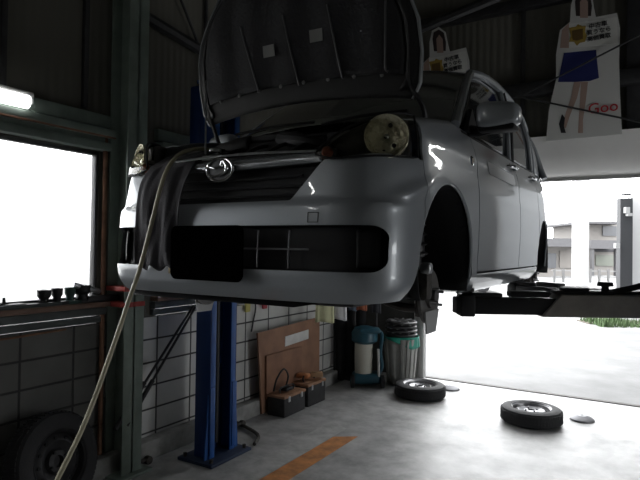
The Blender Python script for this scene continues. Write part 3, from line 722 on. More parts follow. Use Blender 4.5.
# remaining walls, ceiling
def slab_with_hole(name, axis, pos, a0, a1, z1, h0, h1, hz, m):
    w = MB()
    def bx(p, q, zl, zh):
        if axis == 'y': w.box(((p + q) / 2, pos, (zl + zh) / 2), (q - p, .2, zh - zl))
        else: w.box((pos, (p + q) / 2, (zl + zh) / 2), (.2, q - p, zh - zl))
    bx(a0, h0, 0, z1); bx(h1, a1, 0, z1); bx(h0, h1, hz, z1); struct(name, w, m, smooth=False)
struct('wall_front', MB().box(((LX + RX) / 2, NY - .1, CZ / 2), (RX - LX + .4, .2, CZ)), up_b, smooth=False)
slab_with_hole('wall_right', 'x', RX + .1, NY, BY, CZ, 3.6, 5.0, 2.2, lightw)
struct('ceiling', MB().box(((LX + RX) / 2, (NY + BY) / 2, CZ + .1), (RX - LX + .4, BY - NY + .4, .2)), mat('ceiling_board', (.10, .10, .09), .8, var=.2), smooth=False)
for i, y in enumerate((0.2, 2.6, 5.0)):
    t = MB(); 
    for z in (CZ - .02 - .10, CZ - .32): t.box(((LX + RX) / 2, y, z), (RX - LX, .14, .014))
    t.box(((LX + RX) / 2, y, CZ - .22), (RX - LX, .010, .20))
    struct('trim_%d' % (30 + i), t, DARK)
# slanting beam seen over the mirror at the right
pipeobj('roof_beam', [at(398, 38, 6.2), at(500, -4, 5.4)], .05, DARK, 'dark sloping roof beam above the small poster beside the open bonnet', 'beam')
# fluorescent lamp on the wall over the near window
y0_, y1_ = .75, 1.93
lt = empty('tube_lamp', (LX + .10, (y0_ + y1_) / 2, 2.47)); tag(lt, 'lit white fluorescent tube lamp above the near window', 'lamp')
MB().box((0, 0, .025), (.06, y1_ - y0_, .03), bev=.008).build('lamp_body', WHITE, lt)
tm = mat('lit_tube', (1, 1, 1), .4, emit=(1, 1, .98), es=6)
MB().cyl((.01, -(y1_ - y0_) / 2 + .03, -.022), (.01, (y1_ - y0_) / 2 - .03, -.022), .04, seg=14).build('tube', tm, lt)
for s in (-1, 1): MB().box((0, s * ((y1_ - y0_) / 2 - .015), -.002), (.05, .03, .055), bev=.006).build('end_cap', WHITE, lt)

def tube_lamp(p, rz, L, label):  # unseen lamps, added for the bright streaks reflected in the car paint
    r = empty('tube_lamp', p, rz); tag(r, label, 'lamp')
    MB().box((0, .05, 0), (L, .06, .07), bev=.01).build('lamp_body', WHITE, r)
    MB().cyl((-L / 2 + .03, 0, 0), (L / 2 - .03, 0, 0), .022, seg=14).build('tube', mat('added_tube', (1, 1, 1), .4, emit=(1, 1, .98), es=45), r)
tube_lamp((LX + .11, -3.25, 3.85), PI / 2, 1.5, 'unseen lit tube lamp added high on the left wall for the streak on the bumper')
tube_lamp((1.0, BY - .10, 3.02), 0, .55, 'unseen lit tube lamp added on the back wall for the streak on the fender')
# ================================================================== LIFT
def column(cx, face, name, label):
    r = empty(name, (cx, 3.25, 0)); tag(r, label, 'vehicle lift')
    f = face; H = 2.84
    b = MB(); b.box((-f * .07, 0, H / 2), (.014, .30, H), bev=.003); b.box((0, -.143, H / 2), (.14, .014, H), bev=.003); b.box((0, .143, H / 2), (.14, .014, H), bev=.003)
    b.build('column', BLUE, r)
    b = MB()
    for s in (-1, 1): b.box((f * .063, s * .117, H / 2), (.014, .06, H), bev=.003)
    b.build('column_lip', BLUE_L, r)
    b = MB(); b.box((-f * .02, 0, 1.55), (.07, .14, .70), bev=.01); b.box((f * .02, 0, 1.34), (.14, .13, .16), bev=.01); b.build('carriage', DARK, r)
    MB().cyl((0, 0, .1), (0, 0, 2.75), .022, seg=12).build('lift_screw', SATIN, r)
    b = MB(); b.box((0, 0, .012), (.34, .46, .024), bev=.004)
    bp = b.build('base_plate', mat('dark_blue_plate', (.015, .03, .07), .6), r)
    for s in (-1, 1):
        for q in (-1, 1): MB().cyl((s * .13, q * .19, .02), (s * .13, q * .19, .05), .014, seg=6).build('anchor_bolt', DIRTY, bp)
    b = MB()
    for s in (-1, 1): b.prism([(f * .064, s * .155, .02), (f * .064, s * .19, .02), (f * .064, s * .155, .50)], (-f * .01, 0, 0))
    b.box((f * .075, -.125, .30), (.012, .05, .50), bev=.004); b.box((f * .075, .125, .30), (.012, .05, .50), bev=.004)
    b.build('column_gusset', BLUE_L, r)
    if name: 
        MB().box((-f * .13, -.02, 2.35), (.13, .24, .98), bev=.015).build('drive_housing', BLUE, r)
        MB().box((0, 0, H + .015), (.20, .33, .03), bev=.005).build('column_cap', BLUE, r)
    return r
colL = column(-2.865, 1, 'car_lift', 'blue steel lift column standing by the block wall behind the car')
colR = column(.30, -1, 'car_lift', 'blue steel lift column at the right with long grey brown arms under the near sill'); 
def arm(S, E, label, par, base_z=1.268, slant=True, details=False):
    S = Vector(S); E = Vector(E); d = (E - S); d.z = 0; L = d.length; d.normalize(); a = math.atan2(d.y, d.x)
    r = empty('lift_arm', Vector((S.x, S.y, 1.20)) - par.location, a); r.parent = par
    z = base_z - 1.20
    MB().box((.22 + -.0, 0, z + .05), (.56, .09, .085), bev=.008).build('inner_arm', SATIN, r)
    x0 = .37
    pts = [(x0 + .10, -.06, z + .115), (L, -.06, z + .115), (L, -.06, z), (x0, -.06, z)]
    MB().prism(pts, (0, .12, 0)).build('outer_arm', mat('arm_brown_grey', (.40, .37, .34), .5, .2, var=.2), r, bevel=.006)
    p = MB(); p.cyl((0, 0, z + .0), (0, 0, z + .10), .035, seg=18, bev=.004); p.cyl((0, 0, z + .09), (0, 0, z + .10 + .03), .022, seg=14)
    p.box((.0, 0, z + .05), (.075, .10, .11), bev=.008); p.build('pad_post', SATIN, r); MB().box((.32, 0, z + .112), (.20, .07, .03), bev=.008).build('arm_lug', SATIN, r); MB().cyl((0, 0, z + .118), (0, 0, z + .142), .042, seg=20, bev=.006).build('rubber_pad', RUBBER, r)
    MB().box((.10, 0, z + .105), (.16, .07, .02), bev=.006).build('arm_stop', SATIN, r)
    return r
aS = Vector((-.815, 2.83, 0)); aE = aS + Vector((.857, .514, 0)) * 1.17
arm(aS, aE, '', colR)
rS = Vector((-.815, 4.12, 0)); arm(rS, (.10, 3.38, 0), '', colR)
arm((-2.10, 2.83, 0), (-2.86, 3.15, 0), '', colL)
arm((-2.10, 4.12, 0), (-2.86, 3.36, 0), '', colL)
# locking lever and spare adapters lying on the near arm
da = Vector((.857, .514, 0))
def onarm(s, z): return Vector((aS.x + da.x * s, aS.y + da.y * s, z))
tag(MB().cyl(onarm(.72, 1.384), onarm(.72, 1.40), .03, seg=16, bev=.003).cyl(onarm(.72, 1.40), onarm(.72, 1.425), .018, seg=12).cyl(onarm(.72, 1.425), onarm(.72, 1.447), .040, .036, seg=16, bev=.004).build('lift_adapter', SATIN), 'black round lift adapter standing on the near lift arm', 'lift adapter')
tag(MB().box(onarm(.60, 1.392), (.30, .08, .018), Matrix.Rotation(math.atan2(.514, .857), 3, 'Z'), bev=.006).box(onarm(.56, 1.405), (.14, .05, .02), Matrix.Rotation(.6, 3, 'Z'), bev=.006).build('lock_plate', SATIN), 'flat black locking plate lying on the near lift arm', 'plate')
tag(MB().tube([onarm(.74, 1.392), onarm(.85, 1.415), onarm(.97, 1.445), onarm(1.10, 1.455)], .016, 8, 4).tube([onarm(.78, 1.390), onarm(.92, 1.392), onarm(1.05, 1.42)], .010, 8, 4).build('lock_lever', DARK), 'bent dark lever on top of the near lift arm at the right edge', 'lever')

# ================================================================== WHEELS
TREAD = RUBBER
ALU = mat('wheel_steel', (.30, .30, .31), .4, .8, var=.15, vscale=20)
def wheel(loc, rz, label, tilt=None, grp=None, R=.272, W=.145):
    r = empty('wheel', loc, rz); tag(r, label, 'wheel', grp)
    if tilt: r.rotation_euler = tilt
    h = W
    prof = [(R * .64, .004), (R * .70, .0), (R * .86, .002), (R * .955, .012), (R * .99, .03), (R, .05), (R, h - .05), (R * .99, h - .03), (R * .955, h - .012), (R * .86, h - .002), (R * .70, h), (R * .64, h - .006), (R * .625, h - .02), (R * .625, .02)]
    t = MB().lathe(prof, (0, 0, 0), seg=64, closed=True).build('tyre', TREAD, r)
    g = MB()
    for k in range(60):
        a = k * 2 * PI / 60
        for zz, sh in ((.042, 0), (h - .042, .05)):
            c = Vector((math.cos(a + sh) * (R + .001), math.sin(a + sh) * (R + .001), zz)); g.box(c, (.006, .021, .030), Matrix.Rotation(a + sh, 3, 'Z'))
        c = Vector((math.cos(a) * (R + .001), math.sin(a) * (R + .001), h / 2)); g.box(c, (.006, .022, .022), Matrix.Rotation(a, 3, 'Z'))
    g.build('tread_blocks', TREAD, t, smooth=False)
    rim = [(R * .645, h - .004), (R * .66, h - .001), (R * .64, h - .008), (R * .60, h - .016), (R * .585, h - .04), (R * .56, h - .05), (R * .52, h - .038), (R * .42, h - .028), (R * .33, h - .045), (R * .26, h - .055), (R * .22, h - .035), (R * .12, h - .03), (R * .115, h - .06), (0.001, h - .062)]
    rm = MB().lathe(rim, (0, 0, 0), seg=48).build('rim', ALU if R < .28 else DARK, r)
    for k in range(12):
        a = k * PI / 6; c = Vector((math.cos(a) * R * .475, math.sin(a) * R * .475, h - .032))
        MB().cyl(c - Vector((0, 0, .01)), c + Vector((0, 0, .004)), .011, seg=10).build('vent_hole', BLACKP, rm)
    for k in range(4):
        a = k * PI / 2 + .4; c = Vector((math.cos(a) * R * .20, math.sin(a) * R * .20, h - .045))
        MB().cyl(c, c + Vector((0, 0, .02)), .008, seg=8).build('bolt_hole', BLACKP, rm)
    return r
w1 = wheel((-.95, 5.48, 0), .3, 'nearer wheel lying flat on the floor by the doorway, right of the other')
w2 = wheel((-2.15, 5.75, 0), 1.0, 'wheel lying flat on the floor in front of the grey rubbish bin')
w3 = wheel((LX + .36, 1.95, 0), 0, 'dark wheel standing against the block wall in the lower left corner', R=.285, W=.16)
w3.rotation_euler = (0, math.radians(78), .12); w3.location = (LX + .16, 2.02, .285)
def disc(loc, label):
    r = empty('floor_disc', loc); tag(r, label, 'cap')
    MB().lathe([(.11, 0), (.108, .016), (.08, .034), (.05, .042), (.045, .046), (.012, .047), (0, .047)], (0, 0, 0), seg=32).build('cap_dish', mat('cap_grey', (.16, .16, .17), .45, .5), r)
    MB().lathe([(0, .006), (.012, .005), (.015, 0)], (0, 0, .043), seg=16).build('cap_centre', BLACKP, r)
disc(hit(582, 420, 2, 0), 'small dark round cap on the floor right of the nearer wheel')
disc(hit(450, 389, 2, 0), 'small round cap on the floor just behind the wheel by the bin')

# ================================================================== THINGS ALONG THE WALL
board = MB(); bh = .80
bpts = [(hit(255, 330, 0, LX + .09), hit(316, 318, 0, LX + .09), hit(316, 385, 0, LX + .16), hit(262, 402, 0, LX + .16))]
A = Vector((LX + .025, 4.12, .80)); 
bd = MB().prism([(LX + .118, 4.24, .012), (LX + .118, 5.30, .012), (LX + .11, 5.30, .83), (LX + .11, 4.17, .79)], (.018, 0, .003)).build('leaning_board', mat('brown_hardboard', (.24, .125, .075), .65, var=.2, vscale=5))
tag(bd, 'large reddish brown board leaning on the block wall', 'board')
MB().prism([(LX + .129, 4.62, .70), (LX + .129, 5.06, .72), (LX + .130, 5.06, .62), (LX + .130, 4.62, .60)], (.006, 0, .001)).build('paper_tag', mat('pale_paper', (.55, .55, .54), .7, var=.15), bd)
bd2 = MB().prism([(LX + .144, 4.28, .15), (LX + .144, 4.9, .15), (LX + .137, 4.9, .56), (LX + .137, 4.28, .56)], (.016, 0, .003)).build('leaning_board', mat('brown_hardboard_2', (.22, .11, .065), .65, var=.2, vscale=5)); tag(bd2, 'smaller brown board leaning in front of the large reddish board', 'board')
def toolbox(loc, rz, sx, sy, sz, label, lidm):
    r = empty('toolbox', loc, rz); tag(r, label, 'toolbox')
    MB().box((0, 0, sz * .42), (sx, sy, sz * .84), bev=.01).build('box_body', DARK, r)
    MB().box((0, 0, sz * .90), (sx * 1.05, sy * 1.05, sz * .13), bev=.008).build('lid', lidm, r)
    MB().tube([(0, -sy * .3, sz * .96), (0, -sy * .3, sz * 1.2), (0, sy * .3, sz * 1.2), (0, sy * .3, sz * .96)], .008, 8, 3).build('carry_handle', SATIN, r)
    for s in (-1, 1): MB().box((sx * .52, s * sy * .3, sz * .78), (.012, .03, .05), bev=.003).build('latch', STEEL, r)
tan_ = mat('tan_lid', (.30, .16, .09), .6, var=.3, vscale=14)
TB1 = hit(287, 380, 0, -3.035); TB2 = hit(309, 375, 0, -3.035)
toolbox((TB1.x, TB1.y, 0), .0, .20, .36, .21, 'dark toolbox with brown lid in front of the brown boards, nearer of two', tan_)
toolbox((TB2.x, TB2.y, 0), -.0, .20, .34, .24, 'dark toolbox piled with orange parts beside the brown board', tan_)
for i, (dx, dy, m_, lb) in enumerate(((-.03, -.06, mat('orange_part', (.42, .17, .07), .6), 'orange brown wrapped part lying on the farther toolbox'), (.05, .07, mat('wood_part', (.36, .22, .12), .6), 'tan wooden block on the farther toolbox'))):
    tag(MB().box((TB2.x + dx, TB2.y + dy, .285), (.13, .09, .045), Matrix.Rotation(.4 * i + .2, 3, 'Z'), bev=.012).build('spare_part', m_), lb, 'part')
tag(MB().tube([(TB1.x + p_[0], TB1.y + p_[1], p_[2]) for p_ in ((-.05, -.15, .225), (-.03, -.13, .34), (-.02, -.03, .42), (-.02, .05, .34), (-.03, .03, .24), (.02, -.03, .225))], .009, 8, 6).box((TB1.x, TB1.y - .01, .232), (.09, .11, .035), bev=.01).build('cable_coil', SATIN), 'loop of black cable on top of the nearer toolbox', 'cable')
# hanging cloths
def hang(name, p, w, h, m, label, cat, rz=0., d=.04):
    r = MB(); a = rz
    def fn(u, v):
        x = (u - .5) * w * (1 + .08 * v); y = .010 * math.sin(u * 9) * (.4 + v); return (p[0] + x * math.cos(a) - y * math.sin(a), p[1] + x * math.sin(a) + y * math.cos(a), p[2] - h * v + .01 * math.sin(u * 5))
    o = r.grid(fn, 16, 12).build(name, m, solid=d, offset=0); return tag(o, label, cat)
ch = Vector((.857, .514, 0)); ang = math.atan2(.514, .857)
pc_ = at(325.5, 283, 5.6); hang('towel', pc_, .165, .40, mat('yellow_towel', (.58, .58, .36), .9, bump=.4), 'pale yellow towel hanging under the car near the back corner', 'towel', ang + .1)
pc_ = at(339, 288, 5.75); hang('towel', pc_, .14, .33, mat('white_towel', (.55, .55, .57), .9, bump=.4), 'white cloth hanging just right of the yellow towel', 'towel', ang - .2)
# rack rail the towels hang from
ra = at(320, 283, 5.6); rb = at(352, 286, 5.85); dr = (rb - ra); w0 = Vector((LX + .02, ra.y - .12, ra.z)); rk = empty('wall_rail', w0)
tag(rk, 'dark rail on the block wall behind the car holding the yellow and white towels', 'rail')
MB().tube([w0 - w0, ra - w0, rb - w0], .012, 8, 1).build('rail_bar', SATIN, rk)
MB().box((0, 0, 0), (.03, .10, .10), bev=.006).build('wall_bracket', SATIN, rk)
# coat / dark sheet behind them
ps = hit(332, 385, 2, 0)
def drape(a, b):
    c = Vector((ps.x + .10, ps.y + .22, 0)); x = (a - .5) * (.40 - .04 * b); y = .03 * math.sin(a * 20) * (.4 + .6 * b); return (c.x + x * ch.x - y * ch.y, c.y + x * ch.y + y * ch.x, 1.22 - 1.19 * b)
tag(MB().grid(drape, 40, 10).build('dark_overalls', mat('black_cloth', (.010, .010, .011), .95), solid=.02), 'black cloth hanging to the floor between the boards and the pressure washer', 'cloth')
# tools hanging on block wall (keys, gloves)
for u, v, m_, lb, cat, h_ in ((249, 296, mat('yellow_tag', (.40, .36, .10), .6), 'small yellow tag hanging on the block wall right of the blue column', 'tag', .18), (266, 296, mat('red_glove', (.35, .05, .06), .7), 'small red glove hanging on the block wall left of the brown board', 'glove', .15)):
    p = hit(u, v, 0, LX + .05)
    o = MB().box((p.x - .015, p.y, p.z - h_ / 2), (.025, .07, h_ * .7), bev=.01).tube([(p.x - .03, p.y, p.z + .06), (p.x - .01, p.y, p.z - h_ * .2)], .006, 6, 1).build('hanging_' + cat, m_); tag(o, lb, cat)
p = hit(253, 302, 0, LX + .02)
tag(MB().tube([(p.x, p.y, p.z + .08), (p.x + .01, p.y + .03, p.z - .05), (p.x, p.y + .01, p.z - .18), (p.x + .01, p.y - .03, p.z - .28)], .008, 8, 6).build('hanging_strap', SATIN), 'black curled strap hanging on the block wall beside the yellow tag', 'strap')
# leaning poles
a0 = hit(196, 306, 0, LX + .06); a1 = hit(146, 392, 0, LX + .16)
for i in range(2):
    off = Vector((0, -.035 * i, 0)); e_ = a1 + (a1 - a0) * .33
    tag(MB().tube([a0 + off, a1 + off * 2.2, e_ + off * 2.6], .010, 8, 1).tube([a1 + off * 2.2 + (a0 - a1) * .12, e_ + off * 2.6], .017, 8, 1).build('leaning_pole', SATIN), ('upper of two thin black poles leaning on the block wall beside the post', 'lower of two thin black poles leaning on the block wall beside the post')[i], 'pole')
# floor clamps
for u, v, lb in ((148, 464, 'small dirty metal clamp on the floor at the foot of the green post'), (242, 427, 'small dirty metal clamp on the floor right of the blue column')):
    p = hit(u, v, 2, 0); r = empty('floor_clamp', (p.x, p.y, 0)); tag(r, lb, 'clamp')
    MB().cyl((-.02, 0, .03), (.02, 0, .03), .03, seg=16, bev=.004).build('roller', DIRTY, r); MB().box((0, -.05, .04), (.03, .12, .02), bev=.004).build('bracket', DIRTY, r)
p = hit(225, 445, 2, 0)
tag(MB().tube([(p.x - .25, p.y + .45, .02), (p.x + .1, p.y + .3, .02), (p.x + .22, p.y + .1, .02)], .015, 8, 4).build('floor_pipe', DIRTY), 'short dirty pipe lying on the floor behind the blue column base', 'pipe')

# rubbish bin with stack of mesh baskets
bpnt = hit(396, 386, 2, 0); bx_, by_ = bpnt.x, bpnt.y + .14
bn = empty('rubbish_bin', (bx_, by_, 0)); tag(bn, 'grey ribbed rubbish bin with green liner standing beside the door jamb', 'bin')
def binf(a, b):
    th = a * 2 * PI; r_ = .145 + .045 * b; r_ += .006 * (1 if math.sin(th * 14) > 0 else -1); q_ = math.copysign(abs(math.cos(th)) ** .7, math.cos(th)), math.copysign(abs(math.sin(th)) ** .7, math.sin(th)); return (r_ * q_[0], r_ * q_[1], .02 + .53 * b)
MB().grid(binf, 168, 6).build('bin_body', mat('bin_grey', (.30, .30, .28), .5, var=.12), bn, solid=.005)
def lin(a, b):
    th = a * 2 * PI; r_ = .205 + .012 * math.sin(th * 7) * b + .008 * math.sin(th * 3 + 1); return (r_ * math.cos(th), r_ * math.sin(th), .575 - (.09 + .05 * math.sin(th * 2 + 2.2)) * b)
MB().grid(lin, 60, 4).build('bin_liner', mat('green_bag', (.02, .30, .22), .35), bn, solid=.003)
MB().cyl((0, 0, .02), (0, 0, .56), .13, .17, seg=24).build('bin_content', SATIN, bn)
grp = 'hub covers stacked on the rubbish bin'
hc = None; names = ['lowest', 'second', 'third', 'topmost']
for k in range(4):
    if hc is None:
        hc = empty('hub_cover', (bx_, by_, .578)); m_ = MB().lathe([(.165, 0), (.185, .008), (.188, .022), (.178, .030), (.12, .035), (.03, .045), (0, .045)], (0, 0, 0), seg=40); m_.build('cover_dish', mat('cover_black', (.05, .05, .052), .4, .3), hc)
        for j in range(10):
            a = j * PI / 5; MB().box((.13 * math.cos(a), .13 * math.sin(a), .040), (.08, .02, .008), Matrix.Rotation(a, 3, 'Z'), bev=.003).build('cover_spoke', mat('cover_silver', (.45, .45, .46), .35, .7), hc)
        o = hc
    else: o = copy_tree(hc)
    o.location = (bx_ + random.uniform(-.008, .008), by_, .578 + .047 * k); o.rotation_euler = (0, 0, k * .4)
    tag(o, 'dark spoked hub cover on the rubbish bin, %s of the stack' % names[k], 'hub cover', grp)

# pressure washer / vacuum
vp = hit(362, 388, 2, 0); vac = empty('pressure_washer', (vp.x, vp.y + .12, 0), ang); tag(vac, 'teal and cream wheeled pressure washer standing left of the rubbish bin', 'pressure washer')
TEAL = mat('teal_plastic', (.02, .085, .12), .4); CREAM = mat('cream_plastic', (.50, .49, .42), .45)
b = MB(); b.box((0, 0, .10), (.34, .26, .12), bev=.045, seg=4); b.build('base', TEAL, vac)
for s in (-1, 1):
    wv = MB().cyl((s * .15, -.10, .075), (s * .195, -.10, .075), .075, seg=28, bev=.01).build('wheel', SATIN, vac); MB().cyl((s * .19, -.10, .075), (s * .2, -.10, .075), .03, seg=18).build('wheel_hub', TEAL, wv)
MB().lathe([(0, .13), (.08, .13), (.10, .15), (.105, .3), (.105, .52), (.09, .56), (0, .56)], (-.04, 0, 0), seg=30).build('body', CREAM, vac)
MB().lathe([(.11, .50), (.15, .53), (.155, .62), (.12, .68), (.06, .70), (0, .70)], (-.03, 0, 0), seg=30).box((.02, -.06, .66), (.24, .20, .06), bev=.025).build('motor_head', TEAL, vac)
MB().tube([(.10, 0, .66), (.17, -.02, .60), (.15, -.05, .40), (.17, -.06, .24), (.12, -.05, .14)], .022, 10, 6).build('suction_hose', TEAL, vac)
MB().tube([(-.13, .06, .5), (-.14, .07, .98), (-.02, .07, 1.02), (.10, .07, .98), (.11, .06, .5)], .014, 8, 4).build('push_handle', DARK, vac)
MB().tube([(.12, -.10, .45), (.13, -.11, .12)], .015, 8, 1).build('spray_lance', mat('lance_white', (.5, .5, .48), .4), vac)
# things hung above the washer
for u, v, w_, h_, m_, lb, cat in ((362, 305, .10, .22, mat('orange_brown_bag', (.30, .09, .04), .7), 'small orange brown bag hanging behind the car over the pressure washer', 'bag'), (353, 300, .07, .28, mat('blue_grey_sleeve', (.08, .11, .15), .7), 'blue grey sleeve hanging behind the car over the pressure washer', 'sleeve'), (376, 304, .10, .26, mat('dark_jacket', (.02, .022, .028), .8), 'dark jacket hanging on the back wall above the rubbish bin', 'jacket')):
    p = at(u, v - 14, 6.3); hang('hanging_' + cat, (p.x, p.y, p.z), w_, h_, m_, lb, cat, ang, .03)
# window-sill clutter: sockets and caps
sz = 1.2125
for i, (u, hh, rr, kind) in enumerate(((4, .07, .015, 1), (12, .03, .05, 2), (27, .02, .05, 2), (44, .085, .026, 0), (57, .09, .022, 0), (70, .09, .022, 0), (82, .10, .034, 0), (100, .045, .05, 2))):
    p = hit(u, 297, 0, LX + .025); g_ = 'small tools in a row on the window sill'
    lbs = ['thin upright fitting at the left end of the window sill', 'dark lump near the left end of the window sill', 'pale flat tin on the window sill left of the black caps', 'first black flared cap from the left on the window sill', 'second black flared cap from the left on the window sill', 'third black cap on the window sill with green base', 'largest black square cap on the window sill', 'low dark box on the window sill beside the post']
    nm = ['fitting', 'rag', 'tin', 'socket', 'socket', 'socket', 'socket', 'storage_box'][i]; m_ = [DARK, SATIN, GREYP, SATIN, SATIN, mat('dark_green', (.02, .06, .05), .5), SATIN, SATIN][i]
    o = MB()
    if kind == 0: rr *= 1.35; hh *= 1.2; o.lathe([(0, 0), (rr * .9, 0), (rr * .8, hh * .45), (rr * 1.15, hh * .62), (rr * 1.2, hh), (rr * .7, hh), (rr * .7, hh * .8), (0, hh * .8)], (p.x, p.y, sz), seg=20); o.box((p.x, p.y, sz + .012), (.09, .12, .024), bev=.006)
    elif kind == 1: o.cyl((p.x, p.y, sz), (p.x, p.y, sz + hh), rr, rr * .5, seg=10); o.tube([(p.x, p.y - .05, sz + .02), (p.x, p.y, sz + .03), (p.x, p.y + .05, sz + .015)], .009, 6, 3)
    else: o.box((p.x, p.y, sz + hh / 2), (.10, .14 if i != 7 else .26, hh), bev=.012)
    tag(o.build(nm, m_), lbs[i], nm.replace('_', ' '), g_ if kind == 0 else None)
pa = hit(72, 290, 0, LX + .03); pb = hit(98, 297, 0, LX + .03)
tag(MB().cyl((LX + .045, pa.y, sz + .125), (LX + .045, pb.y, sz + .07), .018, seg=14, bev=.003).build('metal_tube', STEEL), 'short bright metal tube lying across the caps on the window sill', 'tube')
tag(MB().box((LX + .03, (pa.y + pb.y) / 2 - .5, sz + .012), (.10, .9, .024), bev=.006).build('tool_tray', mat('tray_dark', (.03, .04, .04), .5)), 'long dark tray under the caps on the window sill', 'tray')
C.objects[-1].location = (0, -.15, 0)

# ================================================================== POSTERS
def poster(dx, label, tilt=0.):
    Yp = BY - .17
    P = lambda u, v: (lambda q: Vector((q.x, 0, q.z)))(hit(u, v, 1, Yp))
    base = P(583, 141); r = empty('poster_cutout', (base.x + dx, Yp, base.z)); tag(r, label, 'poster', None)
    Q = lambda u, v, y=0.: Vector((P(u, v).x - base.x, y, P(u, v).z - base.z))
    out = [(546, 141), (549, 110), (556, 80), (556, 55), (560, 30), (570, 22), (571, 5), (575, -8), (584, -12), (592, -6), (594, 8), (596, 17), (617, 13), (620, 28), (619, 60), (620, 95), (622, 134)]
    wh = mat('poster_white', (.52, .52, .50), .5)
    MB().prism([Q(u, v) for u, v in out], (0, .012, 0)).build('backing', wh, r, smooth=False)
    def flat(name, pts, m, y=-.003): return MB().prism([Q(u, v, y) for u, v in pts], (0, .003, 0)).build(name, m, r, smooth=False)
    skin = mat('printed_skin', (.34, .24, .20), .6); 
    flat('printed_hair', [(576, 16), (575, 2), (577, -6), (584, -9), (590, -5), (592, 6), (591, 16)], mat('printed_hair', (.03, .02, .02), .6), -.002)
    flat('printed_face', [(580, 18), (580, 2), (584, -3), (588, 2), (588, 18)], skin, -.005)
    flat('printed_arm', [(560, 48), (562, 30), (569, 23), (569, 48)], skin)
    flat('printed_sign', [(569, 24), (617, 17), (618, 44), (569, 48)], mat('printed_sign_white', (.60, .60, .57), .5), -.004)
    flat('printed_skirt', [(564, 53), (596, 50), (599, 78), (590, 81), (575, 82), (558, 82)], mat('printed_skirt', (.012, .018, .11), .6))
    flat('printed_leg', [(574, 82), (581, 82), (577, 98), (569, 118), (566, 128), (562, 127), (566, 112), (571, 98)], skin, -.002)
    flat('printed_leg', [(581, 82), (588, 82), (586, 100), (583, 120), (583, 133), (578, 133), (579, 115), (580, 98)], skin, -.002)
    flat('printed_shoe', [(559, 124), (562, 114), (565, 118), (564, 126), (566, 133), (561, 133)], mat('printed_black', (.015, .015, .018), .5), -.004)
    flat('printed_emblem', [(569, 28), (576, 27), (578, 24.5), (583, 26.5), (586, 26), (585, 32), (587, 36), (585, 42), (580, 43), (577, 46), (574, 42), (569, 42), (571, 36)], mat('printed_gold', (.32, .22, .04), .5), -.008)
    flat('printed_emblem_face', [(572, 31), (583, 29), (583, 39), (577, 41), (573, 40)], mat('printed_dark_gold', (.12, .07, .02), .5), -.010)
    blk = mat('printed_black', (.015, .015, .018), .5); red = mat('printed_red', (.42, .02, .03), .5)
    def tx(s_, u, v, size, m, tilt_):
        q_ = Q(u, v, -.012); M_ = Matrix.Translation(q_) @ Matrix.Rotation(tilt_, 4, 'Y') @ Matrix.Rotation(PI / 2, 4, 'X'); text_mesh('printed_text', s_, m, M_, size, r, .001, .0012)
    tx('中古車', 598, 25.5, .060, blk, -.04); tx('買うなら', 599, 31.5, .058, blk, -.04); tx('高価買取', 599, 37.8, .056, blk, -.04)
    tx('Goo', 603, 108, .155, red, -.03)
    return r
p2 = poster(0, 'tall cardboard cutout of a person in blue skirt holding a sign above the doorway')
px_ = hit(448, 20, 1, BY - .17).x - hit(584, -12, 1, BY - .17).x
p1 = poster(px_ + .0, 'partly hidden cardboard cutout with a sign above the car roof, left of the taller one')
p1.rotation_euler = (0, math.radians(-4), 0); p1.location.z -= .10

# ================================================================== OUTSIDE
asph = mat('asphalt_pale', (.34, .34, .33), .9, var=.12, vscale=.6, bump=.3, bscale=30)
struct('ground', MB().box((0, 48 + BY, -.16), (300, 96, .2)), mat('road_asphalt', (.215, .215, .215), .9, var=.16, vscale=1.5, bump=.4, bscale=25), smooth=False)
struct('ground_side', MB().box((LX - 75.2, -20, -.16), (150, 53, .2)), asph, smooth=False)
struct('ground_behind', MB().box((60, -30, -.16), (120, 51, .2)), asph, smooth=False)
0 and struct('ground_apron', MB().box((0, BY + .75, -.035), (9, 1.5, .07)), mat('apron', (.19, .19, .19), .9, var=.1), smooth=False)
def wbox(u0, v0, u1, v1, D, dep=1.0, rot=ang):
    a, b = at(u0, v0, D), at(u1, v1, D); c = (a + b) / 2; w_ = Vector((b.x - a.x, b.y - a.y, 0)).length; h_ = abs(a.z - b.z)
    return c, w_, h_
def obox(mb, u0, v0, u1, v1, D, dep, zmin=None):
    c, w_, h_ = wbox(u0, v0, u1, v1, D)
    fwd = Vector((-ch.y, ch.x, 0)); c = c + fwd * dep / 2
    if zmin is not None:
        top = c.z + h_ / 2; h_ = top - zmin; c.z = (top + zmin) / 2
    mb.box(c, (w_, dep, h_), Matrix.Rotation(ang, 3, 'Z')); return mb
HW = mat('house_render', (.18, .17, .16), .8); HR = mat('house_roof', (.065, .064, .068), .6, var=.1); HB_ = mat('house_brown', (.12, .085, .07), .8); WD = mat('house_window', (.055, .058, .065), .3)
GY = -.06
def house(u0, u1, vtop, D, dep, label, roof_v, wins, wall_m, wall2=None):
    r = empty('house', (0, 0, 0)); tag(r, label, 'house')
    obox(MB(), u0, vtop, u1, 262, D, dep, GY).build('wall', wall_m, r, smooth=False)
    if roof_v: obox(MB(), u0 - 3, roof_v[0], u1 + 3, roof_v[1], D - 1.5, dep + 2).build('roof', HR, r, smooth=False)
    for a_ in wins: obox(MB(), a_[0], a_[1], a_[2], a_[3], D - .12, .1).build('window', a_[4] if len(a_) > 4 else WD, r, smooth=False)
    return r
house(536, 583, 243, 36, 6, 'low house with grey roof and brown wall beyond the street, left of the white pole', (238, 247), [(574, 250, 583, 265, HB_), (543, 253, 556, 268), (560, 251, 572, 268, mat('shoji_pale', (.15, .14, .13), .8))], HW)
